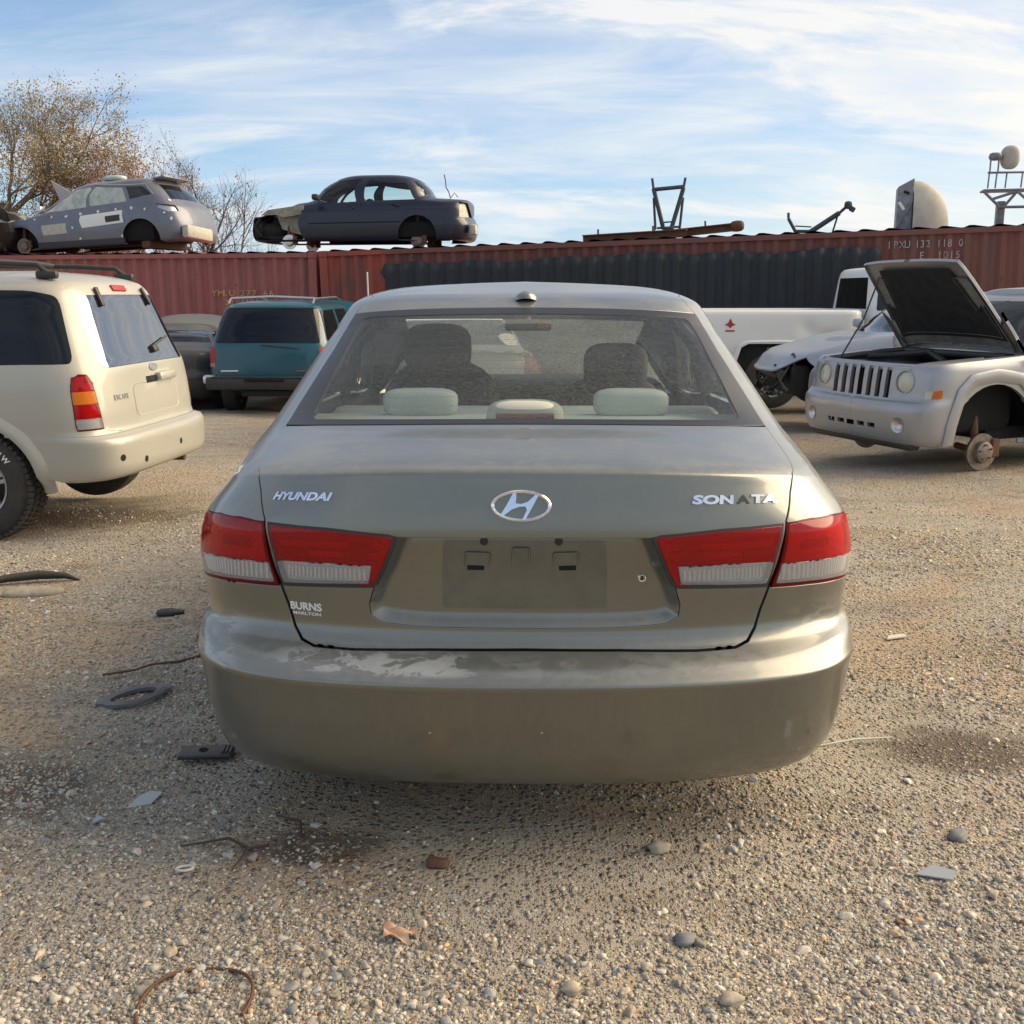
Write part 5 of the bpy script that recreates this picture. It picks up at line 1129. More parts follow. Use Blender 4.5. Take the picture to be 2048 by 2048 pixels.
    V.box('dashboard', (0, .62, 1.02), (1.3, .4, .2), 'dark_trim', .06); V.box('cabin', (0, -.5, .62), (1.56, 2.4, .66), 'matte_black', .05); V.box('chassis', (0, -.4, .34), (1.3, 3.2, .12), 'underside', .03)
    for x in (-.36, .36):
        bm = bmesh.new(); blob(bm, (x, -.05, 1.0), (.24, .08, .32), 2, .6, (R(-12), 0, 0)); st = bmobj('front_seat', bm, 'dark_cloth', rt, 60); bm = bmesh.new(); blob(bm, (x, -.12, 1.36), (.13, .06, .09), 2, .6); bmobj('headrest', bm, 'dark_cloth', st, 60)
    for x in (-.76, .76): brake_hub(rt, (x, 1.34, .20), 1 if x > 0 else -1, r=.165); wheel(rt, (x, -1.28, .52), .34, .22, side=-1 if x < 0 else 1)
    # crumpled lower bumper skin is covered by a darker air dam
    V.box('air_dam', (0, 2.02, .27), (1.4, .12, .08), 'black_plastic', .03)
build_silver_suv()

# ---- white pickup
def build_pickup():
    C = (.96, .22, .9, .93, .35, .85)
    bed = [(-1.25, .50, .88, .50, .50, 1.30, .50), (-1.28, .62, .93, .62, .62, 1.33, .62), (-1.285, .85, .95, .85, .85, 1.33, .85), (-1.28, 1.10, .945, 1.10, 1.10, 1.33, 1.10), (-1.275, 1.33, .935, 1.33, 1.33, 1.325, 1.33), (-1.255, 1.355, .91, 1.355, 1.355, 1.305, 1.355), (-1.21, 1.355, .87, 1.355, 1.355, 1.26, 1.355), (-1.20, 1.33, .86, 1.33, 1.33, 1.25, 1.33), (-1.19, .90, .85, .90, .90, 1.24, .90), (-1.0, .88, .6, .88, .88, 1.1, .88), (-.5, .88, 0, .88, .88, .6, .88)]
    V = Vehicle('pickup_truck', (3.36, 15.95, -.12), R(-90+4), 'white pickup truck behind the silver sedan, long bed side with a shallow dent', 'truck', bed, 'white_paint', .004, C)
    S = V.S; rt = V.root; HL = S.HL
    # wheel opening is squarish
    ap = V.yz([(-.52, .5), (-.52, .66), (-.46, .85), (-.36, .90), (.36, .90), (.46, .85), (.52, .66), (.52, .5)])
    path = [(0, .002)]+[(u, max(v, .002)) for u, v in ap]+[(-HL*.9999, .002), (-HL*.9999, S.Vmax*.9995), (-HL*.5, S.Vmax*.9995), (0, S.Vmax*.9995)]
    dc = V.yz([(.75, .95)])[0]
    def dent(U, W):
        return -.05*np.exp(-(((np.abs(U)-abs(dc[0]))/.22)**2+((W-dc[1])/.13)**2))-.02*np.exp(-(((np.abs(U)-abs(dc[0])+.3)/.12)**2+((W-dc[1]-.15)/.10)**2))
    panel('bed', S, sym(path), (), 'white_paint', rt, .05, .04, disp=dent)
    for s in (-1, 1):
        f = (lambda P: P) if s < 0 else mirror_pts
        bm = bmesh.new(); ring = []
        for y, z in dense([(-.52, .5), (-.52, .66), (-.46, .85), (-.36, .90), (.36, .90), (.46, .85), (.52, .66), (.52, .5)], .05, False):
            x = s*.945; d = Vector((0, y, z-.5)).normalized(); ring.append([bm.verts.new((x-s*.06, y-d.y*.0, z)), bm.verts.new((x+s*.03, y, z)), bm.verts.new((x+s*.035, y+d.y*.03, z+d.z*.03)), bm.verts.new((x-s*.002, y+d.y*.06, z+d.z*.06))])
        for a, b in zip(ring, ring[1:]):
            for i in range(3): bm.faces.new((a[i], a[i+1], b[i+1], b[i]))
        bmobj('arch_lip', bm, 'white_paint', rt, 50)
        V.box('inner_arch', (s*.72, 0, .70), (.30, 1.02, .44), 'underside', .05)
    # decal: red emblem with script under it
    U, W = V.yz([(-.62, 1.16)])[0]
    for s in (-1, 1):
        m = on_skin(S, U if s < 0 else -U, W, .003); bm = bmesh.new(); b2 = bmesh.new(); prism(b2, [(-.075, 0), (-.03, .02), (0, .085), (.03, .02), (.075, 0), (.03, -.02), (0, -.05), (-.03, -.02)], 'z', 0, .002); join(bm, b2, m); bmobj('emblem_decal', bm, 'sticker_red', rt)
        m2 = m @ Matrix.Translation((0, -.085, 0)); bm = bmesh.new(); b2 = bmesh.new(); bbox(b2, (0, 0, 0), (.13, .022, .002)); join(bm, b2, m2); bmobj('decal_line', bm, 'sticker_red', rt)
    # cab and front clip
    cab = [(1.36, .50, .88, .50, .50, 4.05, .45), (1.35, .62, .93, .62, .62, 4.20, .55), (1.35, .85, .95, .85, .85, 4.22, .80), (1.35, 1.15, .945, 1.15, 1.10, 4.18, 1.05), (1.36, 1.27, .93, 1.27, 1.22, 3.6, 1.20), (1.37, 1.31, .915, 1.31, 1.26, 3.15, 1.25), (1.39, 1.62, .82, 1.62, 1.60, 2.75, 1.62), (1.41, 1.86, .74, 1.86, 1.85, 2.45, 1.85), (1.45, 1.92, .68, 1.92, 1.91, 2.38, 1.91), (1.7, 1.95, .4, 1.95, 1.95, 2.2, 1.95), (1.85, 1.955, 0, 1.955, 1.955, 2.1, 1.955)]
    S2 = Surf(cab, .004, C); H2 = S2.HL
    def yz2(P): return S2.find(P, 'yz', (-1, 0), (0, 1), (-1, 0, 0))
    w1 = fillet(yz2([(1.44, 1.34), (1.50, 1.82), (2.36, 1.83), (2.78, 1.33)]), .05)
    rg = S2.find([(-.62, 1.36), (-.56, 1.80), (.56, 1.80), (.62, 1.36)], 'xz', (-.42, 0), (.42, 1), (0, -1, .15)); fg = S2.find([(-.70, 1.34), (-.60, 1.82), (.60, 1.82), (.70, 1.34)], 'xz', (.58, 0), (1.42, 1), (0, 1, .15))
    fa = yz2(arc(3.45, .45, .48, 200, -20, 16)); path = [(0, .002)]+[(u, max(v, .002)) for u, v in fa]+[(-H2*.9999, .002), (-H2*.9999, S2.Vmax*.9995), (-H2*.5, S2.Vmax*.9995), (0, S2.Vmax*.9995)]
    panel('cab', S2, sym(path), [w1, mirror_pts(w1), rg, fg, [(u-2*H2, v) for u, v in fg]], 'white_paint', rt, .07, .05)
    for s in (-1, 1):
        f = (lambda P: P) if s < 0 else mirror_pts
        bm = bmesh.new(); P = [S2.at(u, v)[0]+S2.normal(u, v)[0]*.001 for u, v in yz2([(1.82, .55), (1.82, .9), (1.84, 1.28)])]; tube(bm, [(-s*p[0], p[1], p[2]) for p in P], .006, 4); bmobj('door_seam', bm, 'matte_black', rt)
        panel('side_window', S2, f(w1), (), 'tint_glass', rt, .1, off=-.003, flange=0)
        V.box('door_mirror', (s*1.08, 2.75, 1.45), (.22, .12, .26), 'black_plastic', .04)
    panel('rear_window', S2, rg, (), 'tint_glass', rt, .1, off=-.003, flange=0); panel('windshield', S2, fg, (), 'tint_glass', rt, .1, off=-.003, flange=0)
    V.box('interior', (0, 2.1, .92), (1.6, 1.2, .7), 'matte_black', .05); V.box('chassis', (0, 1.4, .58), (.9, 5.2, .16), 'underside', .02)
    for x, y in ((-.82, 0), (.82, 0), (-.82, 3.45), (.82, 3.45)): wheel(rt, (x, y, .39), .39, .25, side=-1 if x < 0 else 1, rim='alloy', rim_r=.58)
build_pickup()

# ---- dark car with a grey bonnet raised, between gold and teal SUVs
def build_dark_car():
    rows = sedan_rows(4.5, .88, 1.27, .90, .84, .94, .5)
    V = Vehicle('dark_hatchback', (-5.62, 17.7, -.28), R(8), 'dark charcoal car with grey bonnet lifted, squeezed between gold and teal SUVs', 'car', rows, 'charcoal_paint')
    S = V.S; rt = V.root; HL = S.HL
    w1 = V.yz([(-1.3, .95), (-.88, 1.16), (-.18, 1.18), (-.12, .92)]); w2 = V.yz([(-.06, .92), (-.10, 1.18), (.30, 1.15), (.90, .91)]); fg = V.front([(-.70, .94), (-.54, 1.17), (.54, 1.17), (.70, .94)]); rg = V.rear([(-.66, 1.0), (-.52, 1.17), (.52, 1.17), (.66, 1.0)])
    hp = [(HL*.84, S.vk[6]), (HL*1.16, S.vk[6]), (HL*1.19, S.vk[8]), (HL*1.20, S.vk[9]-.01), (HL*.80, S.vk[9]-.01), (HL*.81, S.vk[8])]
    V.body([(-1.3, .31, .35), (1.35, .31, .35)], [w1, w2], [fg, rg, hp], sp=.09)
    for s in (-1, 1):
        f = (lambda P: P) if s < 0 else mirror_pts
        panel('rear_side_window', S, f(w1), (), 'tint_glass', rt, .1, off=-.003, flange=0); panel('front_side_window', S, f(w2), (), 'tint_glass', rt, .1, off=-.003, flange=0); V.box('door_mirror', (s*.95, .78, 1.0), (.18, .12, .12), 'charcoal_paint', .04)
    V.part('windshield', fg, 'tint_glass', sp=.1, off=-.003, flange=0); V.part('rear_window', rg, 'tint_glass', sp=.1, off=-.003, flange=0)
    piv = Vector((0, 1.08, .95)); hd = V.part('hood', hp, 'grey_primer', sp=.08, flange=.03); hd.data.transform(Matrix.Translation(piv) @ Matrix.Rotation(R(66), 4, 'X') @ Matrix.Translation(-piv))
    V.box('engine', (0, 1.55, .55), (1.2, .8, .4), 'underside', .05); V.box('cabin', (0, -.3, .58), (1.55, 2.5, .64), 'matte_black', .05)
    for x, y in ((-.76, -1.3), (.76, -1.3), (-.76, 1.35), (.76, 1.35)): wheel(rt, (x, y, .30), .31, .2, side=-1 if x < 0 else 1)
build_dark_car()

# ---- white hatchback glimpsed through the sedan's windows
def build_white_hatch():
    rows = sedan_rows(4.0, .86, 1.46, 1.0, .88, 1.04, .5, rear_roof=-1.25, front_roof=.25, cowl=.95, tailbase=-1.66)
    V = Vehicle('white_hatchback', (-1.05, 12.9, -.19), R(14), 'white hatchback seen through the windows of the grey-green sedan', 'car', rows, 'white_paint', corner=(.9, .5, .8, .84, .6, .7))
    S = V.S; rt = V.root
    w1 = V.yz([(-1.5, 1.06), (-1.2, 1.34), (-.18, 1.36), (-.12, 1.0)]); w2 = V.yz([(-.06, 1.0), (-.10, 1.36), (.20, 1.33), (.82, 1.0)]); fg = V.front([(-.68, 1.02), (-.54, 1.34), (.54, 1.34), (.68, 1.02)]); rg = fillet(V.rear([(-.64, 1.10), (-.52, 1.37), (.52, 1.37), (.64, 1.10)]), .05)
    lamp = V.rear([(-.80, .78), (-.80, 1.0), (-.62, 1.02), (-.60, .80)])
    V.body([(-1.22, .31, .35), (1.25, .31, .35)], [w1, w2, lamp], [fg, rg], sp=.09)
    for s in (-1, 1):
        f = (lambda P: P) if s < 0 else mirror_pts
        panel('rear_side_window', S, f(w1), (), 'tint_glass', rt, .1, off=-.003, flange=0); panel('front_side_window', S, f(w2), (), 'tint_glass', rt, .1, off=-.003, flange=0); panel('tail_light', S, f(lamp), (), 'sticker_red', rt, .06, off=.006)
    V.part('windshield', fg, 'tint_glass', sp=.1, off=-.003, flange=0); V.part('rear_window', rg, 'privacy_glass', sp=.1, off=-.001, flange=0)
    V.box('cabin', (0, -.4, .6), (1.5, 2.3, .66), 'matte_black', .05)
    for x, y in ((-.74, -1.22), (.74, -1.22), (-.74, 1.25), (.74, 1.25)): wheel(rt, (x, y, .30), .31, .2, side=-1 if x < 0 else 1)
build_white_hatch()
# ---------------------------------------------------------------- shipping containers and what stands on them
def container_paint(name, c1, c2, c3, far=None):
    m = bpy.data.materials.new(name); m.use_nodes = True; t = m.node_tree; k = t.links.new; b = t.nodes['Principled BSDF']; b.inputs['Roughness'].default_value = .7; b.inputs['Specular IOR Level'].default_value = .3
    tc = t.nodes.new('ShaderNodeTexCoord')
    def nz(sc, stretch, det=6):
        mp = t.nodes.new('ShaderNodeMapping'); mp.inputs['Scale'].default_value = stretch; k(tc.outputs['Object'], mp.inputs[0]); n = t.nodes.new('ShaderNodeTexNoise'); n.inputs['Scale'].default_value = sc; n.inputs['Detail'].default_value = det; n.inputs['Roughness'].default_value = .65; k(mp.outputs[0], n.inputs['Vector']); return n.outputs[0]
    def mix(f, lo, hi, a, c, mx=1.):
        r = t.nodes.new('ShaderNodeMapRange'); r.interpolation_type = 'SMOOTHSTEP'; r.inputs[1].default_value = lo; r.inputs[2].default_value = hi; r.inputs[4].default_value = mx; k(f, r.inputs[0])
        x = t.nodes.new('ShaderNodeMix'); x.data_type = 'RGBA'; k(r.outputs[0], x.inputs[0])
        for i, v in ((6, a), (7, c)):
            if isinstance(v, tuple): x.inputs[i].default_value = (*v, 1)
            else: k(v, x.inputs[i])
        return x.outputs[2]
    if far:
        sx = t.nodes.new('ShaderNodeSeparateXYZ'); k(tc.outputs['Object'], sx.inputs[0]); c1 = mix(sx.outputs[0], 1.1, 1.7, c1, far)
    col = mix(nz(1.3, (1, 1, .5)), .3, .7, c1, c2); col = mix(nz(5, (1.2, 1, .12)), .50, .72, col, c3, .8); col = mix(nz(9, (1, 1, 1), 9), .60, .70, col, (.09, .05, .035), .7)
    k(col, b.inputs['Base Color']); bp = t.nodes.new('ShaderNodeBump'); bp.inputs['Strength'].default_value = .25; bp.inputs['Distance'].default_value = .01; k(nz(30, (1, 1, 1)), bp.inputs['Height']); k(bp.outputs[0], b.inputs['Normal']); M[name] = m
container_paint('maroon_container', (.36, .115, .105), (.39, .14, .125), (.23, .13, .105))
container_paint('red_container', (.40, .085, .06), (.20, .085, .07), (.12, .085, .075), (.19, .075, .06))
pm('dark_ribbed_layer', (.013, .018, .025), .55, var=.35, vscale=3, bump=.25, bscale=25, dust=.3, dcol=(.08, .085, .08))
pm('yellow_print', (.60, .40, .12), .7, var=.5, vscale=14, vcol=(.35, .18, .08))
pm('pale_print', (.42, .40, .40), .7, var=.6, vscale=10, vcol=(.14, .08, .075))
pm('galvanised_light', (.42, .42, .47), .5); pm('timber', (.12, .085, .055), .9, var=.4, vscale=8)

def wall_strip(L, pitch=.278, d=.058):
    pts = []; x = 0
    while x < L:
        for dx, y in ((0, 0), (.07, 0), (.138, d), (.208, d)):
            if x+dx < L: pts.append((x+dx, y))
        x += pitch
    return pts+[(L, 0)]
def container(name, loc, rz, tilt, label, mat, Lc=12.19):
    D, H = 2.44, 2.59
    root = empty(name, loc, rz, label, 'shipping container', 'shipping containers at the back of the yard'); root.rotation_euler = (0, tilt, rz)
    for nm, y, s in (('side_wall', .045, -1), ('rear_side_wall', D-.045, 1)):
        P = wall_strip(Lc-.3); V = []; F = []
        for x, o in P: V += [(x+.15, y-s*o, .16), (x+.15, y-s*o, H-.10)]
        for i in range(len(P)-1): F.append((2*i, 2*i+2, 2*i+3, 2*i+1))
        mesh(nm, V, F, mat, root)
    for nm, x, s in (('end_wall', .045, 1), ('door_end', Lc-.045, -1)):
        P = wall_strip(D-.3); V = []; F = []
        for y, o in P: V += [(x+s*o, y+.15, .16), (x+s*o, y+.15, H-.1)]
        for i in range(len(P)-1): F.append((2*i, 2*i+2, 2*i+3, 2*i+1))
        mesh(nm, V, F, mat, root)
    P = wall_strip(Lc-.24, .42, -.035); V = []; F = []
    for x, o in P: V += [(x+.12, .03, H-.012-o), (x+.12, D-.03, H-.012-o)]
    for i in range(len(P)-1): F.append((2*i, 2*i+2, 2*i+3, 2*i+1))
    mesh('roof', V, F, mat, root)
    for x in (.08, Lc-.08):
        for y in (.08, D-.08):
            bm = bmesh.new(); bbox(bm, (x, y, H/2), (.16, .16, H-.25)); bbox(bm, (x, y, H-.06), (.178, .162, .118), (0, 0, 0), .008); bbox(bm, (x, y, .06), (.178, .162, .118), (0, 0, 0), .008); bmobj('corner_post', bm, mat, root)
    for y in (.035, D-.035):
        bm = bmesh.new(); bbox(bm, (Lc/2, y, H-.06), (Lc-.36, .06, .085)); bmobj('top_rail', bm, mat, root); bm = bmesh.new(); bbox(bm, (Lc/2, y, .10), (Lc-.36, .06, .15)); bmobj('bottom_rail', bm, mat, root)
    bm = bmesh.new(); bbox(bm, (Lc/2, D/2, .15), (Lc-.4, D-.2, .04)); bmobj('floor', bm, 'timber', root)
    return root
cl = container('shipping_container', (-15.97, 23.84, -.35), R(-12), 0, 'faded maroon corrugated container carrying the slate crossover, yellow code on its end', 'maroon_container')
cr = container('shipping_container', (-3.90, 21.13, -.34), R(-14.4), R(-1.4), 'rust-red corrugated container rising to the right behind the pickup, partly behind a dark ribbed layer', 'red_container', 13.72)
def cprint(root, s, x, z, h, mat, y=-.001, wd=1.):
    for i, ch in enumerate(s):
        if ch != ' ': text('code_letter', ch, h/.7, mat, root, T((x+i*h*.86*wd, y, z), (R(90), 0, 0)) @ Matrix.Diagonal((wd, 1, 1, 1)), .003, 0, 0, 'LEFT')
cprint(cl, 'YMLU 277 66', 9.92, 1.80, .115, 'yellow_print', .04, 1.25); cprint(cl, '22 4310', 10.2, 1.62, .115, 'yellow_print', .04, 1.1)
cprint(cr, 'IPXU 132 118 0', 10.35, 2.33, .12, 'pale_print', .04, .82); cprint(cr, 'E  1015', 10.85, 2.14, .12, 'pale_print', .04, .9)
for x, y in ((-3.2, 22.0), (2.0, 20.8), (7.3, 19.3)):
    bm = bmesh.new(); bbox(bm, (0, 0, 0), (.3, 2.6, .24), (0, 0, R(-14)), .02); tag(bmobj('timber_block', bm, 'timber', None, None, (x, y, float(gz(x, y))+.04)), 'weathered timber block %s the rust-red container' % ('under the left end of' if x < 0 else 'under the middle of' if x < 5 else 'under the right end of'), 'timber block', 'blocks under the rust-red container')
# thin dark ribbed layer set before the rust-red container's side, ragged at its left
def dark_ribbed_layer():
    xs = np.arange(1.25, 10.25, .035); V = []; F = []; nz_ = 16
    top = 2.31+.026*np.sin(xs*1.3)+.022*np.sin(xs*4.1+1)+.012*np.sin(xs*13)+.02*np.clip(rng.normal(0, 1, len(xs)), -1, 1)*.6
    top = np.where(xs < 1.75, 2.30-.0*xs, top); left = lambda z: 1.27+.30*max(0, (2.25-z))*.55+.08*math.sin(z*17)+.05*math.sin(z*41)
    for i, x in enumerate(xs):
        for j in range(nz_):
            z = .05+(top[i]-.05)*j/(nz_-1); xx = max(x, left(z)) if x < 2.1 else x
            fold = .028*(1 if math.sin(x*2*math.pi/.30) > 0 else -1)*min(1, abs(math.sin(x*2*math.pi/.30))*3)
            V.append((xx, -.05+fold+.02*math.sin(x*1.3+z*2), z))
    n = len(xs)
    for i in range(n-1):
        for j in range(nz_-1): F.append((i*nz_+j, (i+1)*nz_+j, (i+1)*nz_+j+1, i*nz_+j+1))
    o = mesh('dark_layer', V, F, 'dark_ribbed_layer', None, True); m = o.modifiers.new('thickness', 'SOLIDIFY'); m.thickness = .008
    o.matrix_world = Matrix.Translation((-3.90, 21.13, -.34)) @ Matrix.Rotation(R(-14.4), 4, 'Z') @ Matrix.Rotation(R(-1.4), 4, 'Y')
    tag(o, 'dark slate ribbed layer with a ragged left end along the rust-red container', 'sheeting')
dark_ribbed_layer()
bm = bmesh.new(); cyl(bm, (0, 0, 0), (0, 0, 2.2), .022, .014, 8); tag(bmobj('marker_pole', bm, 'white_print', None, None, (-2.88, 20.3, -.36), (0, R(-1), 0)), 'thin white pole standing before the bright end of the rust-red container', 'pole')

# ---- slate crossover, stripped, on the maroon container
def build_crossover():
    C = (.88, .5, .8, .84, .62, .7)
    rows = [(-2.10, .34, .80, .32, .32, 2.0, .30), (-2.24, .40, .87, .38, .36, 2.2, .36), (-2.29, .55, .90, .53, .50, 2.27, .5), (-2.28, .70, .91, .70, .66, 2.27, .62), (-2.23, .88, .905, .86, .80, 2.2, .72), (-2.17, 1.02, .885, 1.0, .93, 1.95, .86), (-2.10, 1.10, .86, 1.08, 1.0, 1.45, .97), (-2.03, 1.17, .84, 1.15, 1.05, 1.15, 1.04), (-1.80, 1.42, .76, 1.38, 1.32, .62, 1.36), (-1.62, 1.56, .70, 1.53, 1.49, .32, 1.53), (-1.56, 1.61, .64, 1.59, 1.56, .22, 1.585), (-1.3, 1.655, .45, 1.645, 1.63, .05, 1.635), (-1.1, 1.67, .2, 1.665, 1.655, -.1, 1.66), (-1.0, 1.675, 0, 1.675, 1.665, -.2, 1.67)]
    V = Vehicle('crossover', (-8.85, 23.35, 2.05), R(78), 'wrecked slate-grey crossover with chalk marks and pasted labels on the maroon container', 'car', rows, 'slate_paint', .01, C, tilt=(R(-2.5), 0))
    S = V.S; rt = V.root; HL = S.HL
    w1 = fillet(V.yz([(-1.08, 1.17), (-.95, 1.46), (-.32, 1.52), (-.25, 1.12)]), .04); w2 = fillet(V.yz([(-.17, 1.11), (-.22, 1.52), (.15, 1.49), (.92, 1.06)]), .04); w0 = fillet(V.yz([(-1.62, 1.28), (-1.40, 1.46), (-1.02, 1.47), (-1.14, 1.20)]), .04)
    fg = V.front([(-.68, 1.10), (-.56, 1.50), (.56, 1.50), (.68, 1.10)]); rg = V.rear([(-.62, 1.18), (-.52, 1.50), (.52, 1.50), (.62, 1.18)])
    lamp = V.yz([(-2.14, .93), (-2.06, 1.05), (-1.72, 1.09), (-1.78, 1.0), (-2.0, .92)])
    V.body([(-1.36, .40, .42), (1.40, .38, .42)], [w1, w2, w0, lamp], [fg, rg], sp=.07, bsp=.04)
    for s in (-1, 1):
        f = (lambda P: P) if s < 0 else mirror_pts
        panel('rear_side_window', S, f(w1), (), 'milky_glass', rt, .1, off=-.004, flange=0); panel('quarter_window', S, f(w0), (), 'tint_glass', rt, .1, off=-.003, flange=0); panel('front_side_window', S, f(w2), (), 'milky_glass', rt, .1, off=-.004, flange=0)
        panel('tail_light', S, f(lamp), (), 'chrome_dull', rt, .05, off=-.03, flange=.02)
        bm = bmesh.new(); P = [S.at(u, v)[0]+S.normal(u, v)[0]*.008 for u, v in V.yz([(.98, 1.05), (.2, 1.52), (-.3, 1.555), (-1.0, 1.50), (-1.45, 1.49), (-1.66, 1.27)])]; tube(bm, [(-s*p[0], p[1], p[2]) for p in P], .012, 5); bmobj('window_trim', bm, 'chrome_dull', rt, 60)
        for y in (-1.0, -.02, .95):
            bm = bmesh.new(); P = [S.at(u, v)[0]+S.normal(u, v)[0]*.001 for u, v in V.yz([(y, .42), (y-.03, .8), (y-.05, 1.08)])]; tube(bm, [(-s*p[0], p[1], p[2]) for p in P], .006, 4); bmobj('door_seam', bm, 'matte_black', rt)
        V.box('sill_cladding', (s*.89, 0, .40), (.06, 2.0, .14), 'dark_trim', .03)
        V.box('door_mirror', (s*.99, .78, 1.10), (.18, .12, .14), 'chrome_dull' if s < 0 else 'slate_paint', .04)
    # chalk crosses and pasted labels on the near side
    def label(P, mat, nm, off=.006): panel(nm, S, V.yz(P), (), mat, rt, .06, off=off, flange=.003)
    label([(-1.02, .76), (-1.0, 1.0), (-.05, .94), (-.07, .70)], 'white_print', 'pasted_label'); label([(.28, .62), (.30, .82), (.86, .80), (.84, .60)], 'sticker_cream', 'pasted_label')
    label([(-.62, .78), (-.61, .90), (-.94, .92), (-.94, .80)], 'dark_metal', 'printed_block', .0085)
    for i, (y, z) in enumerate([(1.25, .95), (1.02, .93), (.62, .95), (.28, .95), (-.05, .98), (-.45, 1.0), (-.85, 1.02), (-1.2, 1.03), (.15, .72), (.0, .50), (-.95, .50), (-1.95, 1.15), (-1.92, .90), (-1.5, .99), (-2.05, .78)]):
        u, v = V.yz([(y, z)])[0]; m = on_skin(S, u, v, .006); bm = bmesh.new(); b2 = bmesh.new(); a = rng.uniform(0, 3); w = rng.uniform(.022, .04)
        bbox(b2, (0, 0, 0), (w*2, .022, .004), (0, 0, a)); bbox(b2, (0, 0, .0005), (w*1.6, .02, .004), (0, 0, a+1.4)); join(bm, b2, m); bmobj('chalk_mark', bm, 'white_print', rt)
    V.part('windshield', fg, 'privacy_glass', sp=.1, off=-.003, flange=0); V.part('rear_window', rg, 'tint_glass', sp=.1, off=-.003, flange=0)
    bm = bmesh.new(); bbox(bm, (0, -1.66, 1.63), (1.05, .26, .035), (R(-8), 0, 0), .012); bmobj('spoiler', bm, 'slate_paint', rt, 40)
    bm = bmesh.new(); prism(bm, [(-.16, 0), (.16, -.04), (.06, .42)], 'x', -.01, .01); bmobj('bent_panel', bm, 'galvanised_light', rt, None, (-.2, .70, 1.42), (R(-28), R(-14), R(20)))
    V.box('cabin', (0, -.3, .72), (1.6, 2.6, .66), 'matte_black', .05); V.box('torn_bumper', (-.35, -2.32, .50), (.9, .16, .26), 'sticker_cream', .05, (0, R(4), R(-5))); V.box('engine', (0, 1.5, .55), (1.3, .9, .4), 'underside', .06)
    brake_hub(rt, (-.80, 1.40, .42), -1, r=.16); brake_hub(rt, (.80, 1.40, .42), 1, r=.16); V.box('rear_axle', (0, -1.36, .32), (1.5, .2, .16), 'rust_steel', .03)
    bm = bmesh.new(); blob(bm, (.0, -.35, 1.74), (.16, .26, .06), 2, .7); bmobj('wrapped_bundle', bm, 'pale_vinyl', rt, 60)
build_crossover()

